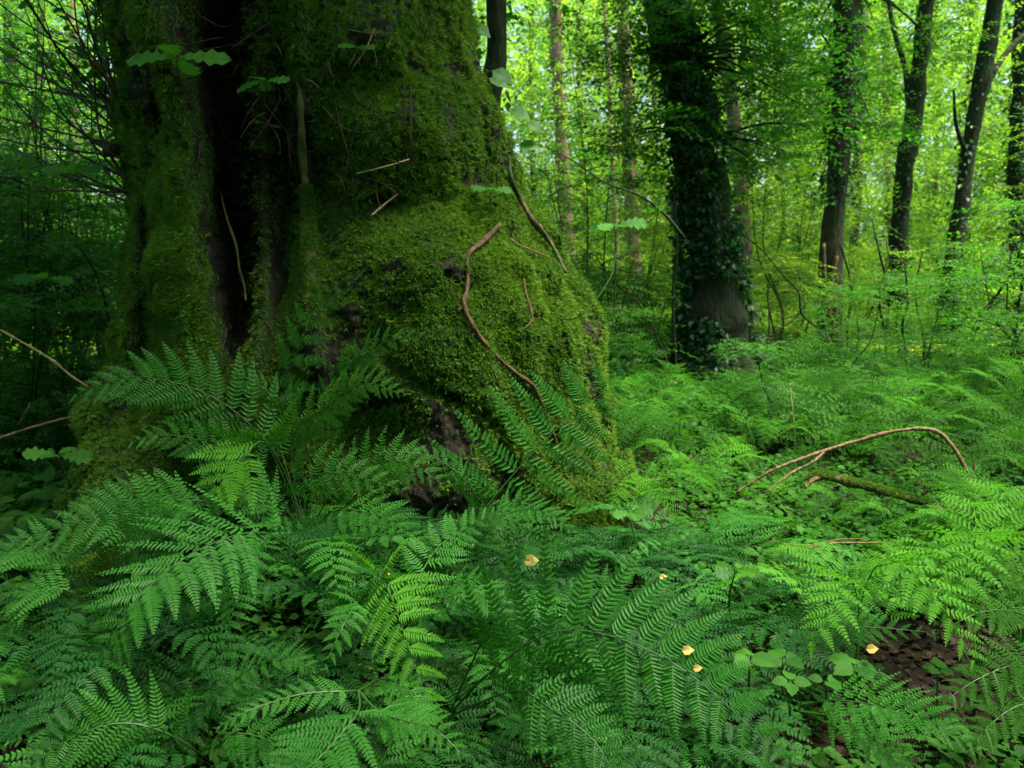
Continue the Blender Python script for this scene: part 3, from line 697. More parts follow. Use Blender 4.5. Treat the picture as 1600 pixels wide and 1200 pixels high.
# ------------------------------------------------------------------ ferns
def frond(mb, pts, W, nhint, bare=.2, npin=17, nlf=13, tpl=PINNULE, shape='tri', droop=.12, ang=62, st=None, n=60, jitter=.08, tipw=.0):
    """A twice divided frond along the curve pts; W = longest pinna in metres; returns nothing."""
    C = curve(pts, n); T = unit(np.gradient(C, axis=0)); nh = A(nhint, float)
    Nn = unit(nh - T * (T @ nh)[:, None]); S = np.cross(Nn, T)
    s = mb; mb.mi = 1
    Ltot = np.linalg.norm(np.diff(C, axis=0), axis=1).sum()
    tube(s, C[::4], [.0036, .0022, .0009], n // 2, 5, 0, .5)
    u = np.linspace(0, 1, npin) ** .92; tt = bare + (1 - bare) * u
    L = W * ((1 - u) ** .72 * (1 - .18 * np.exp(-((u) / .12) ** 2)) if shape == 'tri' else np.sin(np.pi * (u * .82 + .16)) ** .8)
    L = np.maximum(L, W * .035)
    Os = []; Xs = []; Ss = []; Us = []; Rs = []
    fi = tt * (n - 1); i0 = np.clip(fi.astype(int), 0, n - 2); f = (fi - i0)[:, None]
    P0 = C[i0] * (1 - f) + C[i0 + 1] * f
    for sd_ in (1, -1):
        jit = RNG.normal(0, jitter, npin)
        an = math.radians(ang) + jit - .25 * u
        Tp = T[i0]; Sp = S[i0] * sd_; Np = Nn[i0]
        Dv = unit(Tp * np.cos(an)[:, None] + Sp * np.sin(an)[:, None] + Np * RNG.normal(.05, jitter, npin)[:, None])
        Bv = unit(Tp - Dv * (Tp * Dv).sum(1, keepdims=True))        # across the pinna, toward the tip of the frond
        off = (.5 * (sd_ > 0)) / npin * (1 - bare) * Ltot
        nl = nlf
        v = np.linspace(.03, 1, nl)
        O = P0[:, None] + Tp[:, None] * off + Dv[:, None] * (v[None, :, None] * L[:, None, None]) - Np[:, None] * (droop * (v ** 2)[None, :, None] * L[:, None, None]) + Bv[:, None] * (.10 * (v ** 2)[None, :, None] * L[:, None, None])
        sp = L / nl
        gap = (1 - bare) * Ltot / npin
        pl0 = np.minimum(L * .24, gap * .64)                         # longest pinnule: fills the space to the next pinna
        pl = pl0[:, None] * np.clip((1 - v[None] ** 1.6) * 1.0 + .10, .1, 1) * (1 - .35 * np.exp(-(v[None] / .07) ** 2))
        pw = np.maximum(sp[:, None] * .74, pl * .24) * np.ones_like(pl)
        dd = Dv[:, None] - Np[:, None] * (2 * droop * v[None, :, None]); dd = unit(dd + 0 * O)
        nn = unit(Np[:, None] + dd * droop * 1.6)
        for s2 in (1, -1):
            a2 = math.radians(66) + RNG.normal(0, .06, pl.shape)
            X = unit(dd * np.cos(a2)[..., None] + s2 * np.cross(nn, dd) * np.sin(a2)[..., None] + nn * RNG.normal(-.05, .10, pl.shape)[..., None])
            Yv = np.cross(nn, X); Yv = unit(Yv)
            Os.append(O.reshape(-1, 3)); Xs.append((X * pl[..., None]).reshape(-1, 3)); Ss.append((Yv * pw[..., None]).reshape(-1, 3)); Us.append((nn * pl[..., None]).reshape(-1, 3))
            Rs.append((.5 + RNG.normal(0, .06, pl.shape) + np.repeat(RNG.normal(0, .12, npin)[:, None], nl, 1)).ravel())
        if nlf >= 10:
            for q in range(npin):                                     # midribs of the pinnae
                if L[q] > .03:
                    tube(s, O[q][::3], [.0011, .0004], max(4, nl // 2), 3, 0, .5)
    mb.mi = 0; Oc = np.concatenate(Os); kp = RNG.random(len(Oc)) > .02
    stamp(mb, *tpl, Oc[kp], np.concatenate(Xs)[kp], np.concatenate(Ss)[kp], np.concatenate(Us)[kp], np.clip(np.concatenate(Rs), 0, 1)[kp])

def px3(q): return at(q[0], q[1], q[2])
def hero_plant(label, crown, fronds, mat='fern', name='fern'):
    """crown = (px, py, Y); fronds = list of (points, W px, normal, options)."""
    c = px3(crown); root = empty(name, c); tag(root, label, 'fern', 'ferns around the mossy tree')
    for fr in fronds:
        pts, Wp, nh = fr[:3]; op = dict(fr[3]) if len(fr) > 3 else {}
        mt = op.pop('mat', mat); P = [c] + [px3(q) for q in pts]
        Ym = pts[len(pts) // 2][2]; mb = MB()
        seg = np.linalg.norm(np.diff(A(P), axis=0), axis=1); 
        op.setdefault('bare', 1.0 / (len(P) - 1) if op.pop('full', True) else .1)
        frond(mb, P, Wp * mpp(Ym), nh, **op)
        o = mb.obj('frond', M[mt], root); o.data.materials.append(M['stalk']); o.location = -root.location
UPC = (0, -.55, .85)      # blade tilted up and toward the viewer
CAMN = (0, -.9, .45)
hero_plant('large fern arching left with a wide drooping frond before the mossy root', (520, 930, 2.9), [
    ([(430, 838, 2.7), (330, 850, 2.45), (225, 925, 2.2), (140, 1048, 2.1)], 200, (-.1, -.8, .7), dict(npin=15, nlf=19, ang=66)),
    ([(330, 830, 3.0), (230, 800, 2.9), (130, 815, 2.8), (10, 850, 2.7)], 110, (0, -.8, .7), dict(npin=13)),
    ([(360, 800, 3.1), (280, 780, 3.0), (180, 775, 2.95), (90, 800, 2.9)], 85, (0, -.8, .7), dict(npin=12)),
    ([(470, 890, 2.8), (520, 870, 2.75), (540, 880, 2.7), (550, 905, 2.6)], 55, CAMN, dict(npin=12)),
    ([(330, 930, 2.6), (345, 980, 2.5), (350, 1020, 2.45), (352, 1060, 2.4)], 60, (0, -1, .2), dict(npin=13))])
hero_plant('fern climbing the trunk foot with one pale bright frond and one upright frond', (480, 840, 3.5), [
    ([(430, 710, 3.45), (340, 625, 3.4), (225, 590, 3.3), (108, 618, 3.2)], 125, (-.1, -.9, .6), dict(npin=14, nlf=15)),
    ([(420, 700, 3.3), (385, 708, 3.2), (355, 740, 3.1), (335, 780, 3.05)], 120, CAMN, dict(npin=7, nlf=17, mat='fern_light', ang=54)),
    ([(500, 690, 3.5), (535, 600, 3.45), (590, 540, 3.4), (685, 522, 3.3)], 62, (-.3, -.9, .4), dict(npin=15)),
    ([(455, 695, 3.4), (510, 635, 3.3), (570, 600, 3.2), (632, 618, 3.15)], 70, (-.2, -.9, .5), dict(npin=16, mat='fern_mid')),
    ([(425, 640, 3.6), (455, 570, 3.6), (487, 505, 3.6), (535, 452, 3.55)], 78, CAMN, dict(npin=7, nlf=15, ang=72)),
    ([(400, 740, 3.4), (340, 700, 3.35), (270, 680, 3.3), (200, 690, 3.2)], 75, CAMN, dict(npin=11)),
    ([(440, 770, 3.4), (500, 740, 3.35), (560, 745, 3.3), (640, 770, 3.25)], 75, CAMN, dict(npin=11)),
    ([(470, 720, 3.5), (450, 640, 3.4), (400, 600, 3.3), (365, 580, 3.25)], 55, CAMN, dict(npin=12)),
    ([(520, 770, 3.4), (585, 725, 3.35), (640, 725, 3.3), (705, 765, 3.2)], 80, CAMN, dict(npin=12)),
    ([(440, 810, 3.3), (390, 775, 3.25), (330, 780, 3.15), (270, 830, 3.05)], 90, UPC, dict(npin=12)),
    ([(520, 800, 3.3), (570, 800, 3.2), (620, 820, 3.1), (665, 870, 3.0)], 80, UPC, dict(npin=11))])
hero_plant('fern with a yellow green frond hanging toward the viewer at bottom centre', (600, 1000, 2.7), [
    ([(590, 900, 2.5), (610, 930, 2.3), (635, 1000, 2.1), (680, 1135, 1.95)], 138, (0, -.95, .4), dict(npin=12, nlf=17, mat='fern_light')),
    ([(570, 960, 2.4), (560, 940, 2.35), (540, 970, 2.2), (505, 1045, 2.1)], 85, (0, -.95, .4), dict(npin=13)),
    ([(640, 930, 2.6), (680, 860, 2.8), (720, 830, 2.9), (775, 800, 2.95)], 75, CAMN, dict(npin=11)),
    ([(660, 960, 2.5), (720, 925, 2.45), (760, 935, 2.4), (800, 980, 2.35)], 70, UPC, dict(npin=13))])
hero_plant('wide dark green fern spreading to the right along the bottom of the picture', (700, 1120, 2.3), [
    ([(765, 1051, 2.2), (850, 985, 2.15), (960, 925, 2.15), (1090, 925, 2.1)], 95, (-.1, -.8, .7), dict(npin=12, nlf=13)),
    ([(765, 1051, 2.15), (880, 985, 2.0), (1050, 1035, 1.85), (1240, 1200, 1.7)], 250, (.1, -.95, .5), dict(npin=15, nlf=21, ang=74, bare=.26)),
    ([(740, 1030, 2.2), (760, 990, 2.15), (790, 945, 2.15), (805, 905, 2.15)], 62, CAMN, dict(npin=9)),
    ([(800, 1080, 2.0), (850, 1100, 1.9), (930, 1160, 1.8), (980, 1260, 1.7)], 120, (0, -.9, .5), dict(npin=15))])
hero_plant('fern at the bottom edge with fronds drooping both ways below the yellow green one', (560, 1080, 2.1), [
    ([(540, 1080, 2.0), (470, 1085, 1.95), (390, 1110, 1.85), (325, 1145, 1.8)], 50, UPC, dict(npin=15, nlf=9)),
    ([(560, 1110, 1.9), (530, 1150, 1.8), (480, 1200, 1.7), (390, 1250, 1.65)], 150, (0, -.85, .6), dict(npin=11, nlf=16)),
    ([(590, 1110, 1.9), (630, 1125, 1.85), (680, 1140, 1.8), (728, 1185, 1.75)], 70, UPC, dict(npin=11)),
    ([(600, 1060, 2.1), (640, 1080, 2.0), (660, 1130, 1.9), (700, 1190, 1.85)], 60, UPC, dict(npin=15))])
hero_plant('fern laid diagonally over the lower right of the mossy trunk', (700, 870, 3.2), [
    ([(765, 785, 3.25), (835, 705, 3.3), (905, 640, 3.35), (990, 585, 3.35)], 165, (.1, -1, .25), dict(npin=9, nlf=17, ang=92)),
    ([(745, 810, 3.2), (735, 760, 3.15), (670, 712, 3.1), (570, 706, 3.05)], 45, CAMN, dict(npin=18, nlf=8)),
    ([(760, 830, 3.1), (800, 800, 3.1), (850, 800, 3.0), (900, 835, 2.95)], 60, UPC, dict(npin=13)),
    ([(720, 870, 3.0), (740, 830, 3.0), (780, 810, 2.95), (840, 830, 2.9)], 55, UPC, dict(npin=13))])
hero_plant('shaded dark fern spreading low along the lower left edge', (360, 1040, 2.5), [
    ([(300, 1060, 2.3), (210, 1095, 2.2), (110, 1140, 2.1), (10, 1210, 2.0)], 130, (-.1, -.9, .5), dict(npin=14, nlf=15)),
    ([(310, 1080, 2.3), (290, 1120, 2.2), (270, 1170, 2.1), (230, 1230, 2.0)], 90, CAMN, dict(npin=11)),
    ([(300, 1030, 2.4), (305, 1000, 2.4), (300, 970, 2.4), (290, 940, 2.4)], 45, CAMN, dict(npin=11)),
    ([(400, 1070, 2.3), (440, 1030, 2.25), (470, 1030, 2.2), (500, 1060, 2.2)], 50, UPC, dict(npin=13))])
hero_plant('fern at the bottom left corner with long overlapping downward fronds', (330, 1190, 2.15), [
    ([(270, 1150, 2.0), (190, 1130, 1.95), (100, 1160, 1.9), (0, 1240, 1.8)], 125, (-.1, -.9, .5), dict(npin=13, nlf=15)),
    ([(330, 1110, 2.05), (370, 1060, 2.05), (430, 1030, 2.0), (510, 1050, 1.95)], 70, UPC, dict(npin=12)),
    ([(340, 1150, 2.0), (400, 1150, 1.95), (450, 1180, 1.9), (500, 1240, 1.85)], 80, UPC, dict(npin=12))])
hero_plant('fern at the left edge with feathery fronds overlapping the mossy root', (150, 980, 2.9), [
    ([(130, 900, 2.8), (80, 860, 2.75), (20, 860, 2.7), (-60, 900, 2.65)], 95, UPC, dict(npin=12)),
    ([(180, 900, 2.8), (200, 840, 2.8), (240, 800, 2.8), (300, 775, 2.8)], 80, CAMN, dict(npin=12)),
    ([(120, 930, 2.7), (70, 920, 2.65), (30, 950, 2.6), (-10, 1010, 2.55)], 85, UPC, dict(npin=12))])
hero_plant('fern with a flat frond pointing up right, right of the leaf litter patch', (1200, 1030, 3.0), [
    ([(1245, 985, 2.9), (1310, 945, 2.9), (1380, 915, 2.9), (1440, 870, 2.9)], 85, (.1, -.8, .7), dict(npin=14, nlf=13, ang=72)),
    ([(1230, 1000, 2.9), (1290, 985, 2.85), (1360, 980, 2.8), (1470, 990, 2.75)], 75, UPC, dict(npin=15))])
hero_plant('dark low fern spreading at the lower right bottom edge', (1240, 1110, 2.3), [
    ([(1290, 1095, 2.2), (1360, 1100, 2.1), (1440, 1120, 2.0), (1540, 1180, 1.95)], 110, UPC, dict(npin=13, nlf=14)),
    ([(1300, 1120, 2.2), (1360, 1150, 2.1), (1400, 1190, 2.0), (1440, 1250, 1.9)], 90, UPC, dict(npin=14))])
hero_plant('bright fern with fronds stacked against the lower right edge', (1680, 1060, 2.6), [
    ([(1640, 960, 2.6), (1600, 900, 2.6), (1560, 880, 2.6), (1500, 890, 2.6)], 95, UPC, dict(npin=12)),
    ([(1660, 1000, 2.5), (1600, 960, 2.5), (1540, 955, 2.45), (1470, 985, 2.4)], 95, UPC, dict(npin=12)),
    ([(1650, 1060, 2.3), (1590, 1040, 2.25), (1530, 1060, 2.2), (1470, 1100, 2.15)], 95, UPC, dict(npin=12)),
    ([(1660, 1100, 2.2), (1600, 1100, 2.15), (1550, 1130, 2.1), (1500, 1190, 2.05)], 85, UPC, dict(npin=12))], 'fern_mid')

# reusable fern plants
def frond_mesh(seed, Ln, H, W, npin, nlf, tpl):
    mb = MB(); pts = [(0, 0, 0), (Ln * .16, 0, H * .62), (Ln * .45, 0, H), (Ln * .78, .02, H * .9), (Ln, .05 * (seed % 3 - 1), H * .55)]
    frond(mb, pts, W, (-.35, 0, 1), bare=.30, npin=npin, nlf=nlf, tpl=tpl, n=40, droop=.16)
    return mb.mesh('frond')
FR_HI = [frond_mesh(s, .75, .38 + .05 * s, .22, 12, 10, PINNULE) for s in range(4)]
FR_MD = [frond_mesh(s, .80, .40 + .06 * s, .27, 11, 9, PIN_LO) for s in range(4)]
def clump_mesh(seed, k, frs):
    me = MB(); rg = random.Random(seed)
    for q in range(k):
        src = frs[rg.randrange(len(frs))]; V = np.empty(len(src.vertices) * 3, np.float32); src.vertices.foreach_get("co", V); V = V.reshape(-1, 3).astype(float)
        ls = np.empty(len(src.polygons), np.int32); src.polygons.foreach_get("loop_total", ls); li = np.empty(len(src.loops), np.int32); src.loops.foreach_get("vertex_index", li)
        a = q * 6.283 / k + rg.uniform(-.3, .3); s = rg.uniform(.75, 1.15); c, d = math.cos(a) * s, math.sin(a) * s
        V = np.stack([V[:, 0] * c - V[:, 1] * d, V[:, 0] * d + V[:, 1] * c, V[:, 2] * s * rg.uniform(.8, 1.2)], -1)
        st = np.concatenate([[0], np.cumsum(ls)[:-1]]); Fs = [li[(st[ls == m_][:, None] + np.arange(m_))] for m_ in np.unique(ls)]
        r = np.empty(len(V), np.float32); src.attributes["rnd"].data.foreach_get("value", r)
        mm_ = np.empty(len(src.polygons), np.int32); src.polygons.foreach_get("material_index", mm_)
        me.add(V, Fs, r); nn_ = len(Fs); me.K = me.K[:-nn_] + [mm_[ls == m_] for m_ in np.unique(ls)]
    return me
for src in FR_HI + FR_MD: pass
FR_LO = [frond_mesh(s, .82, .42 + .06 * s, .28, 10, 5, PIN_LO) for s in range(3)]
CL_LO = []
for s in range(5): CL_LO.append(clump_mesh(s, 6, FR_LO).mesh('fern_plant'))
FM = {}
def fmesh(me, mat):
    if (me.name, mat) not in FM:
        c = me.copy(); c.materials.clear(); c.materials.append(M[mat]); c.materials.append(M['stalk']); FM[(me.name, mat)] = c
    return FM[(me.name, mat)]
def clear_of(x, y):
    return ((x + 1.0) / 1.75) ** 2 + ((y - 5.25) / 1.7) ** 2 > 1 and not (abs(x - 2.78) < .7 and abs(y - 11) < .7)
placed = []
def try_place(px, Y, mind):
    x = (px - 800) / FPX * Y
    if not clear_of(x, Y): return None
    for (a, b) in placed:
        if (a - x) ** 2 + (b - Y) ** 2 < mind ** 2: return None
    placed.append((x, Y)); return x
def fern_plant(x, Y, frs, mat, label, group, k, sc, hs=1.0):
    root = empty('fern', gp(x, Y)); tag(root, label, 'fern', group); a0 = random.uniform(0, 6.28)
    for q in range(k):
        o = link('frond', fmesh(random.choice(frs), mat), None, root)
        s = sc * random.uniform(.75, 1.1); o.scale = (s, s, s * hs); o.rotation_euler = (random.uniform(-.15, .15), random.uniform(-.15, .15), a0 + q * 6.283 / k + random.uniform(-.35, .35))
nf = 0
for _ in range(1500):                                          # low ferns between the large ones, most coloured darker as gap shade
    Y = random.uniform(1.95, 3.9); px = random.uniform(-80, 1200)
    if px > 300 and Y > 3.5 and px < 960: continue
    x = try_place(px, Y, .22)
    if x is None: continue
    fern_plant(x, Y, FR_HI, random.choice(('fern_gap_shade', 'fern_gap_shade', 'fern_gap_shade', 'fern')), 'one of the small ferns, mostly coloured as if in shade, between the large ferns below the mossy trunk', 'small shaded ferns below the mossy trunk', random.choice((6, 7)), .62 if Y < 2.4 else .78 if Y < 2.9 else .85, .62)
    nf += 1
    if nf >= 58: break
nf = 0
for _ in range(3000):                                         # fern carpet right of the tree
    Y = random.uniform(2.9, 8.5); px = random.uniform(960, 1680)
    pyz = topx(gp((px - 800) / FPX * Y, Y))[1]
    if 1180 < px < 1500 and 3.0 < Y < 3.6: continue
    if 1050 < px < 1190 and Y > 7.6: continue
    x = try_place(px, Y, .42 if Y < 5 else .5)
    if x is None: continue
    inpatch = 1100 < px < 1570 and 3.2 < Y < 5.6
    fern_plant(x, Y, FR_MD if Y > 4 else FR_HI, random.choice(('fern_mid', 'fern_light')), 'fern of the green fern carpet right of the mossy trunk, before the ivy clad tree', 'ferns carpeting the floor right of the mossy trunk', 6 if Y < 5 else 5,
               random.uniform(.8, 1.15) * (.55 if inpatch else 1) * (1 if Y < 5.6 else .78) * (1 + .35 * float(vnoise(A([x, Y, 3.]), .7))), 1.1)
    nf += 1
    if nf >= 112: break
nf = 0
for _ in range(3000):
    Y = random.uniform(8.5, 17); px = random.uniform(900, 1700)
    if 1040 < px < 1200 and Y < 11: continue
    x = try_place(px, Y, .75)
    if x is None: continue
    o = link('fern', fmesh(random.choice(CL_LO), random.choice(('fern_mid', 'fern_light'))), None, None); o.location = gp(x, Y); s = random.uniform(.5, .8); o.scale = (s, s, s); o.rotation_euler.z = random.uniform(0, 6.28)
    tag(o, 'distant fern on the forest floor beyond the fallen branches on the right', 'fern', 'distant ferns on the forest floor right'); nf += 1
    if nf >= 76: break
nf = 0
for _ in range(600):
    Y = random.uniform(4.0, 11); px = random.uniform(-150, 190)
    x = try_place(px, Y, .7)
    if x is None: continue
    o = link('fern', fmesh(random.choice(CL_LO), 'fern_mid'), None, None); o.location = gp(x, Y); s = random.uniform(.6, .9); o.scale = (s, s, s); o.rotation_euler.z = random.uniform(0, 6.28)
    tag(o, 'fern in the shaded undergrowth left of the mossy trunk', 'fern', 'ferns in the left undergrowth'); nf += 1
    if nf >= 16: break

# past the ones one can count the ferns run together into one carpet
mb = MB(); CL = [clump_mesh(40 + q, 4, FR_LO) for q in range(4)]
CT = []
for c in CL:
    V = np.concatenate(c.V); CT.append((V, [np.concatenate([f for f in c.F if f.shape[1] == kk]) for kk in (3, 4) if any(f.shape[1] == kk for f in c.F)]))
n = 620; Y = 5.5 + 18 * RNG.random(n) ** 1.3; px = RNG.uniform(900, 1750, n); X_ = (px - 800) / FPX * Y
kp = ~((px > 1030) & (px < 1210) & (Y < 11.4)) & ~((px > 1120) & (px < 1560) & (Y < 5.8)); X_, Y = X_[kp], Y[kp]; n = len(Y)
O = np.stack([X_, Y, gz(X_, Y)], -1); Xa, S, U = frames(RNG.uniform(0, 6.3, n), RNG.normal(0, .08, n), RNG.normal(0, .08, n)); sc_ = (RNG.uniform(.45, .75, n) * (1 + .4 * vnoise(O, .5)))[:, None]; wh = RNG.integers(0, 4, n)
for k, tp in enumerate(CT):
    q = wh == k; stamp(mb, tp[0], tp[1], O[q], Xa[q] * sc_[q], S[q] * sc_[q], U[q] * sc_[q])
n = 170; X_ = RNG.uniform(-8, 8, n); Y = RNG.uniform(-1, 9, n); kp = (np.abs(X_) > .68 * Y + .9) & (X_ ** 2 + Y ** 2 > 2.2); X_, Y = X_[kp], Y[kp]; n = len(Y)
O = np.stack([X_, Y, gz(X_, Y)], -1); Xa, S, U = frames(RNG.uniform(0, 6.3, n), RNG.normal(0, .08, n), RNG.normal(0, .08, n)); sc_ = RNG.uniform(.6, .9, n)[:, None]
stamp(mb, *CT[0], O, Xa * sc_, S * sc_, U * sc_)
o = mb.obj('fern_carpet', M['fern_mid']); tag(o, 'soft green carpet of merged ferns on the forest floor', 'fern carpet', None, 'stuff')

# ------------------------------------------------------------------ ground cover (nobody could count it)
def herb_template(seed, k, h, ls, tpl):
    rg = np.random.default_rng(seed); mb = MB()
    tube(mb, [(0, 0, -.02), (0, 0, h * .9)], [.0025, .0015], 3, 3, 0, .5)
    a = np.arange(k) * 2.4; z = h * rg.uniform(.45, 1.0, k); O = np.stack([np.cos(a) * .01, np.sin(a) * .01, z], -1) + np.stack([np.cos(a) * .03, np.sin(a) * .03, 0 * a], -1) * rg.uniform(.3, 1.6, k)[:, None]
    X, S, U = frames(a, rg.normal(.05, .3, k), rg.normal(0, .3, k)); s = ls * rg.uniform(.7, 1.2, k)[:, None]
    stamp(mb, *tpl, O, X * s, S * s * 1.1, U * s, np.full(k, .5))
    V = np.concatenate(mb.V); d = {}
    for f in mb.F: d.setdefault(f.shape[1], []).append(f)
    return V, [np.concatenate(v) for kk, v in d.items() if kk < 5]
HERBS = [herb_template(s, 7, .16 + .05 * s, .07, SERR if s else LEAF) for s in range(3)]
HERBS_FAR = [herb_template(s + 5, 8, .25 + .08 * s, .11, LEAF2) for s in range(3)]
def herbs(mb, n, Yr, pxr, size, tpls, thresh=-.2, p=1.6, sc=.6):
    Y = Yr[0] + (Yr[1] - Yr[0]) * RNG.random(n) ** p; px = RNG.uniform(pxr[0], pxr[1], n); X_ = (px - 800) / FPX * Y
    keep = (((X_ + 1.0) / 1.7) ** 2 + ((Y - 5.25) / 1.65) ** 2 > 1) & (vnoise(np.stack([X_, Y, 0 * Y], -1), sc) > thresh)
    X_, Y = X_[keep], Y[keep]; n = len(Y); O = np.stack([X_, Y, gz(X_, Y)], -1)
    yaw = RNG.uniform(0, 6.3, n); Xa, S, U = frames(yaw, RNG.normal(0, .15, n), RNG.normal(0, .15, n)); s = size * RNG.uniform(.6, 1.5, n)[:, None]; wh = RNG.integers(0, len(tpls), n)
    r = np.clip(.5 + .45 * vnoise(O, .8) + RNG.normal(0, .18, n), 0, 1)
    for k, tp in enumerate(tpls):
        q = wh == k; stamp(mb, tp[0], tp[1], O[q], Xa[q] * s[q], S[q] * s[q], U[q] * s[q], r[q])
mb = MB()
herbs(mb, 3600, (1.9, 9), (880, 1750), .42, HERBS, .0, 1.0, 1.2)
herbs(mb, 11000, (6.5, 14), (820, 1800), .5, HERBS_FAR, -.5, 1.0)
herbs(mb, 1500, (3.4, 6.0), (1080, 1620), .5, HERBS, -.9, 1.0)
herbs(mb, 3200, (1.8, 4.0), (-200, 1100), .36, HERBS, -.7, 1.2)
herbs(mb, 3800, (2.6, 9), (-350, 230), 1.0, HERBS, -.5, 1.2)
n = 9000; X_ = RNG.uniform(-9, 9, n); Y = RNG.uniform(-3, 9, n); kp = ~((Y > 1.6) & (np.abs(X_) < .68 * Y)) & (X_ ** 2 + Y ** 2 > .5) & (((X_ + 1.0) / 1.7) ** 2 + ((Y - 5.25) / 1.65) ** 2 > 1)
X_, Y = X_[kp], Y[kp]; n = len(Y); O = np.stack([X_, Y, gz(X_, Y)], -1); Xa, S, U = frames(RNG.uniform(0, 6.3, n), RNG.normal(0, .15, n), RNG.normal(0, .15, n)); sc_ = RNG.uniform(.3, .8, n)[:, None]
stamp(mb, *HERBS_FAR[0], O, Xa * sc_, S * sc_, U * sc_)
o = mb.obj('ground_cover', M['herb']); tag(o, 'low broad leaved herbs covering the ground among the ferns', 'ground cover', None, 'stuff')
mb = MB()
herbs(mb, 12000, (13, 45), (820, 1800), .75, HERBS_FAR, -.6, 1.1)
herbs(mb, 7000, (6.5, 40), (-350, 300), .85, HERBS_FAR, -.6, 1.1)
herbs(mb, 5000, (40, 80), (-350, 1900), 3.0, HERBS_FAR, -.9, 1.0)
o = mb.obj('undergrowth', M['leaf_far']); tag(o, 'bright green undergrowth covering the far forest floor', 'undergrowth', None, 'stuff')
# leaf litter
mb = MB(); n = 42000; Y = 1.4 + 7 * RNG.random(n) ** 1.5; X_ = RNG.uniform(-3.5, 5, n); O = np.stack([X_, Y, gz(X_, Y) + RNG.uniform(.002, .02, n)], -1)
Xa, S, U = frames(RNG.uniform(0, 6.3, n), RNG.normal(0, .3, n), RNG.normal(0, .4, n)); s = RNG.uniform(.02, .05, n)[:, None]
stamp(mb, *LEAF, O, Xa * s, S * s * 1.1, U * s * 2); o = mb.obj('leaf_litter', M['litter']); tag(o, 'brown dead leaves littering the dark soil', 'leaf litter', None, 'stuff')

# ------------------------------------------------------------------ broad leaved plants one can tell apart
def oak_seedling(label, base_, top, n, size, mat='oak', name='oak_seedling', leafangle=0.0, tpl=OAK, cat='seedling', group=None, tiltc=.95):
    b = px3(base_) if len(base_) == 3 else surf(*base_, .0); tp = px3(top) if len(top) == 3 else b + A([0, -.06, .12])
    root = empty(name, b); tag(root, label, cat, group)
    mb = MB(); tube(mb, [b, (b + tp) / 2 + RNG.normal(0, .008, 3), tp], [.0045, .003], 8, 5, 0); o = mb.obj('stem', M['stalk'], root, True); o.location = -root.location
    for k in range(n):
        a = leafangle + k * 6.283 / n + random.uniform(-.3, .3); m2 = MB()
        X = unit(A([math.cos(a), math.sin(a) * .9, random.uniform(-.15, .25)])); nh = unit(A([random.uniform(-.2, .2), -tiltc, 1])); S = unit(np.cross(nh, X)); U = np.cross(X, S); s = size * .78 * random.uniform(.75, 1.15)
        stamp(m2, *tpl, (tp + X * .008)[None], (X * s)[None], (S * s)[None], (U * s)[None]); o = m2.obj('leaf', M[mat], root); o.location = -root.location
oak_seedling('oak seedling with big pale leaves high on the mossy column at upper left', (300, 170, surfY(300, 170)), (276, 92, surfY(290, 100) - .25), 4, .30 * .9, leafangle=.3)
oak_seedling('oak seedling with four dark green leaves in the hollow beside the hanging root', (425, 170, surfY(425, 170)), (415, 128, surfY(425, 150) - .35), 4, .19, 'oak')
oak_seedling('small yellowish oak seedling on moss right of the hanging root', (552, 110, surfY(552, 110)), (560, 75, surfY(560, 80) - .12), 4, .12)
oak_seedling('oak seedling on the upper edge of the mossy bulge near the pale root', (770, 345, surfY(770, 345)), (766, 298, surfY(760, 310) - .15), 5, .15)
oak_seedling('oak seedling on a long stem in front of the wood right of the trunk', (960, 480, 4.2), (962, 352, 4.15), 5, .18)
oak_seedling('small seedling with two leaves under the hollow of the trunk', (420, 215, surfY(420, 215)), (418, 196, surfY(420, 200) - .1), 3, .08)
oak_seedling('oak seedling with lit leaves below the shoots left of the trunk', (150, 330, 4.5), (118, 270, 4.3), 4, .22, 'leaf_mid')
oak_seedling('leafy oak sprout in the left undergrowth above the broken stick', (100, 520, 5.0), (75, 435, 5.0), 5, .24, 'leaf_mid')
oak_seedling('oak sprout with yellowing leaves left of the mossy root', (110, 760, 3.7), (90, 712, 3.6), 5, .17, 'oak')
oak_seedling('green oak sprout beside the right foot of the trunk', (1000, 860, 3.4), (985, 800, 3.4), 5, .12, 'herb')
oak_seedling('dark oak sprout leaning over the ferns right of the yellow leaf', (1140, 960, 3.0), (1150, 890, 2.9), 5, .13, 'leaf_mid')
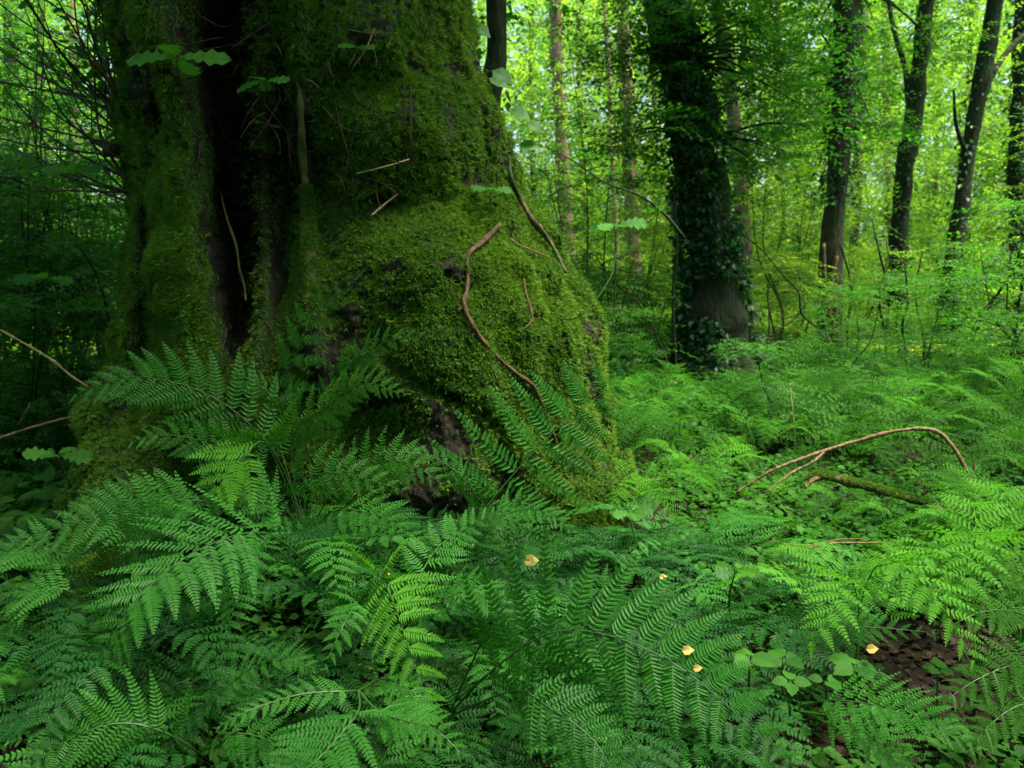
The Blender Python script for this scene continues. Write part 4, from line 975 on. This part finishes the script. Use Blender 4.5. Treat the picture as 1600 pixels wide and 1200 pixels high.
for q, (x0, y0, s0) in enumerate(((740, 42, .10), (722, 58, .12), (800, 118, .13), (795, 130, .12), (825, 180, .13), (770, 48, .12), (855, 200, .1), (840, 235, .12))):
    lb = ['heart shaped ivy leaf at the top of the trunk nearest the picture top', 'lowest dark leaf on the upper trunk face', 'broad dark leaf beside the trunk flank against the bright wood', 'second broad leaf overlapping beside the trunk flank',
          'drooping leaf below the pair beside the trunk flank', 'long leaf hanging over the upper right edge of the trunk', 'small leaf farthest from the trunk flank', 'lowest drooping leaf beside the trunk flank'][q]
    Y = surfY(min(x0, 790), y0) - .05 if x0 < 800 else 4.9
    b = at(x0 - 30, y0 - 8, Y + .05); root = empty('ivy_leaf', b); tag(root, lb, 'leaf', 'ivy leaves on the trunk flank')
    mb = MB(); tube(mb, [b - A([.08, 0, .03]), b], [.002, .0015], 4, 4, 0); o = mb.obj('stem', M['stalk'], root, True); o.location = -root.location
    X = unit(A([.9, -.2, random.uniform(-.6, 0)])); S = unit(np.cross(A([0, -.7, .7]), X)); U = np.cross(X, S); m2 = MB(); stamp(m2, *LEAF, b[None], (X * s0 * 1.1)[None], (S * s0 * 1.3)[None], (U * s0)[None]); o = m2.obj('leaf', M['leaf_mid'], root); o.location = -root.location
# bramble-like plants at the lower right and lower left
for q, (x0, y0, Y, n, s0, mt) in enumerate(((1225, 1030, 2.4, 4, .085, 'herb'), (1335, 1040, 2.4, 5, .085, 'herb'), (1170, 1025, 2.4, 4, .085, 'herb'), (1290, 1065, 2.35, 3, .07, 'herb'), (1235, 1065, 2.3, 4, .07, 'herb'), (1465, 1045, 2.5, 4, .07, 'herb'), (1470, 940, 3.0, 4, .07, 'herb'), (1235, 1170, 2.1, 4, .05, 'herb'),
         (40, 985, 2.7, 5, .10, 'herb'), (95, 1000, 2.75, 4, .09, 'herb'), (20, 1070, 2.5, 5, .10, 'herb'), (80, 1060, 2.6, 4, .08, 'herb'), (10, 930, 2.9, 4, .09, 'herb'), (30, 1130, 2.4, 4, .10, 'herb'))):
    lb = ['tallest broad leaved plant in the gap between ferns at lower right', 'broad leaved plant with spreading leaves below the fallen yellow leaf', 'lobed plant touching the tips of the wide dark fern', 'low heart leaved plant between two larger broad leaved plants',
          'round leaved plant under the tallest broad leaved plant', 'round leaved plant against the stacked bright ferns', 'pair of round leaves above the stacked bright ferns', 'tiny lobed plant on leaf litter at the bottom edge', 'bright broad leaved herb at the left edge beside the mossy root',
          'broad leaved herb closest to the mossy root', 'large leaved herb at the left edge below the drooping ferns', 'herb between the left edge and the low dark fern', 'uppermost broad leaved herb at the left edge', 'lowest bright herb at the left edge'][q]
    g0 = gp((x0 - 800) / FPX * Y, Y); oak_seedling(lb, (x0, y0 + 60, Y), (x0, y0, Y), n, s0 * 1.05, mt, 'broad_leaved_plant', random.random() * 3, SERR, 'plant', 'broad leaved plants between the ferns', .5)

# ------------------------------------------------------------------ vines, fallen branches, twigs, leaves
def branch(label, paths, mat, name='fallen_branch', cat='branch', rough=.15, n=50, sides=10, moss=0):
    first = px3(paths[0][0][0]) if len(paths[0][0][0]) == 3 else surf(*paths[0][0][0], .02)
    root = None
    for k, (path, wd) in enumerate(paths):
        pts = [px3(q) if len(q) == 3 else surf(*q, .035) for q in path]; Ym = pts[len(pts) // 2][1]
        mb = MB(); tube(mb, pts, A(wd, float) * mpp(Ym) / 2 * .72, n, sides, rough * 2, .5, 16)
        if k == 0:
            o = mb.obj(name, mat, None, True); tag(o, label, cat); root = o
        else:
            mb.obj('side_branch', mat, root, True)
        if moss and k == 0:
            C = curve(pts, 120); i = RNG.integers(2, 118, moss); rr_ = A(wd, float).mean() * mpp(Ym) / 2; a = RNG.uniform(.2, 2.9, moss); T = unit(np.gradient(C, axis=0))[i]; S = unit(np.cross(T, A([0, 0, 1]))); U = np.cross(S, T)
            ring = S * np.cos(a)[:, None] + U * np.sin(a)[:, None]; P = C[i] + ring * rr_; kp = vnoise(P, 5) > -.25; m2 = MB(); moss_on(m2, P[kp], ring[kp], .016, .1); q = m2.obj('moss', M['moss'], root); q['kind'] = 'stuff'
    return root
branch('reddish brown woody vine curving down the mossy bulge of the trunk', [([(772, 355), (748, 385), (724, 405), (720, 440), (722, 483), (745, 528), (768, 560), (800, 582), (832, 605), (850, 645), (862, 690), (868, 720), (845, 765), (820, 800)], [12, 13, 11, 10, 10, 9, 8, 8, 8, 7, 7, 6, 6, 5]), ([(724, 488), (719, 489), (717, 490)], [9, 8, 7]), ([(748, 385), (735, 388), (728, 386)], [6, 4, 3])], M['vine'], 'woody_vine', 'vine', n=110)
branch('short dark brown twig hanging upright right of the vine', [([(818, 442), (821, 470), (822, 500), (820, 517)], [5, 5, 5, 4])], M['vine'], 'twig', 'twig', .1)
branch('thin twig lying on the moss above the bend of the vine', [([(790, 380), (808, 388), (826, 398), (850, 407)], [4, 4, 3, 2]), ([(826, 398), (832, 402), (828, 385)], [2, 2])], M['dead'], 'twig', 'twig', .1)
branch('long pale straw sticking out of the upper moss', [([(555, 272, surfY(555, 272) - .12), (600, 261, surfY(600, 261) - .10), (641, 246)], [3, 4, 4])], M['straw'], 'dry_stalk', 'stalk', .05, 12, 6)
branch('short pale straw below the long one', [([(580, 337, surfY(580, 337) - .14), (600, 320, surfY(600, 320) - .10), (621, 301)], [4, 5, 4])], M['straw'], 'dry_stalk', 'stalk', .05, 12, 6)
branch('thin dark stem standing against the moss above the long straw', [([(638, 140), (641, 200), (642, 255)], [3, 3, 3])], M['twig'], 'twig', 'twig', .05, 12, 6)
branch('thin green stem bowing down over the right flank of the trunk', [([(963, 395, 4.1), (955, 430, 4.05), (930, 470, 4.0), (900, 497, 4.0), (868, 506)], [2, 3, 3, 3, 2])], M['stalk'], 'stem', 'stem', .0, 20, 6)
branch('dead stick slanting down from the left edge to the trunk foot', [([(-30, 500, 3.9), (30, 532, 4.0), (80, 562, 4.05), (115, 590, 4.1), (185, 634, 4.2)], [4, 5, 6, 5, 4])], M['straw'], 'stick', 'stick', .15)
branch('dark fallen branch lying at the left foot of the trunk with an upright snag', [([(-20, 690, 3.9), (50, 668, 4.0), (110, 652, 4.1), (160, 646, 4.2)], [5, 6, 6, 5]), ([(28, 665, 4.0), (42, 640, 3.95), (46, 630, 3.95)], [4, 4, 3])], M['dead'])
branch('long dark bare twig crossing the left wood to the trunk', [([(60, 298, 4.6), (120, 298, 4.7), (180, 300, 4.8), (222, 299, 4.9)], [3, 4, 4, 4])], M['twig'], 'twig', 'twig', .05)
branch('pale arched fallen branch with a fork standing over the ferns', [([(1150, 770, 4.7), (1200, 738, 4.7), (1250, 718, 4.7), (1290, 704, 4.7), (1350, 686, 4.7), (1410, 672, 4.65), (1460, 673, 4.6), (1490, 700, 4.55), (1512, 738, 4.5), (1534, 768, 4.45)], [5, 7, 8, 8, 8, 9, 10, 10, 9, 8]), ([(1290, 704, 4.7), (1270, 722, 4.65), (1235, 740, 4.6), (1200, 768, 4.55)], [6, 6, 5, 4]), ([(1520, 748, 4.48), (1522, 730, 4.48), (1525, 718, 4.48)], [5, 4, 3])], M['dead'], n=90)
branch('thick mossy log end lying under the arched branch', [([(1262, 755, 4.5), (1280, 744, 4.5), (1330, 755, 4.45), (1380, 768, 4.4), (1440, 785, 4.35), (1480, 800, 4.3)], [10, 17, 19, 18, 15, 12]), ([(1283, 746, 4.5), (1270, 750, 4.45), (1258, 762, 4.4)], [10, 9, 6])], M['vine'], 'mossy_log', 'log', .2, 60, 14, 1500)
branch('upper dry stick lying across the trampled ferns', [([(1195, 845, 3.9), (1250, 852, 3.88), (1300, 849, 3.85), (1392, 848, 3.8)], [3, 4, 5, 3])], M['dead'], 'stick', 'stick')
branch('lower dry stick crossing beneath the upper one', [([(1250, 862, 3.8), (1300, 845, 3.8), (1350, 842, 3.75)], [4, 4, 3])], M['dead'], 'stick', 'stick')
branch('dark rotting log at the right edge above the bright ferns', [([(1530, 845, 3.7), (1570, 830, 3.75), (1640, 815, 3.8)], [10, 16, 18])], M['bark_dark'], 'rotting_log', 'log', .2)
branch('pale bent twig rising near the right end of the dry sticks', [([(1470, 935, 3.2), (1474, 910, 3.2), (1475, 890, 3.2)], [2, 3, 2])], M['straw'], 'twig', 'twig', .1, 14, 6)
branch('gnarled brown root lying under the ferns left of the yellow leaf', [([(640, 850, 3.3), (665, 830, 3.3), (700, 815, 3.3), (760, 818, 3.3)], [6, 9, 7, 4]), ([(665, 838, 3.3), (680, 850, 3.25), (672, 865, 3.2)], [6, 5, 4])], M['dead'], 'root_piece', 'root', .25)
for q, (x0, y0, Y, s0) in enumerate(((830, 876, 3.0, .062), (1075, 1016, 1.85, .03), (1090, 1044, 1.8, .022), (1363, 1014, 2.4, .038), (930, 962, 2.0, .015), (606, 897, 2.5, .016), (740, 850, 3.1, .02), (1036, 901, 3.0, .03), (1105, 560 + 30, 10.3, .09), (1050, 598, 9.4, .10))):
    lb = ['large pale yellow fallen leaf between ferns at the trunk foot', 'larger orange yellow leaf scrap caught on the wide dark fern', 'small yellow scrap just below the orange one on the wide dark fern', 'curled yellow leaf on the litter at lower right',
          'tiny yellow scrap on the upper frond of the wide dark fern', 'tiny orange scrap above the yellow green frond', 'tiny yellow fleck under the diagonal fern', 'pale fallen leaf right of the large yellow one', 'yellow leaf on the dark foot of the ivy clad tree', 'orange leaf on the ground left of the ivy clad tree'][q]
    mb = MB(); X = unit(A([.9, -.3, .25])); S = unit(np.cross(A([0, -.8, .6]), X)); U = np.cross(X, S); P = at(x0, y0, Y) - X * s0 * .5
    stamp(mb, *LEAF, P[None], (X * s0)[None], (S * s0 * 1.1)[None], (U * s0 * 1.5)[None], A([random.random()])); o = mb.obj('fallen_leaf', M['ylw']); tag(o, lb, 'leaf', 'yellow fallen leaves')
print('OBJECTS', len(bpy.data.objects), 'FACES', sum(len(m.polygons) for m in bpy.data.meshes))
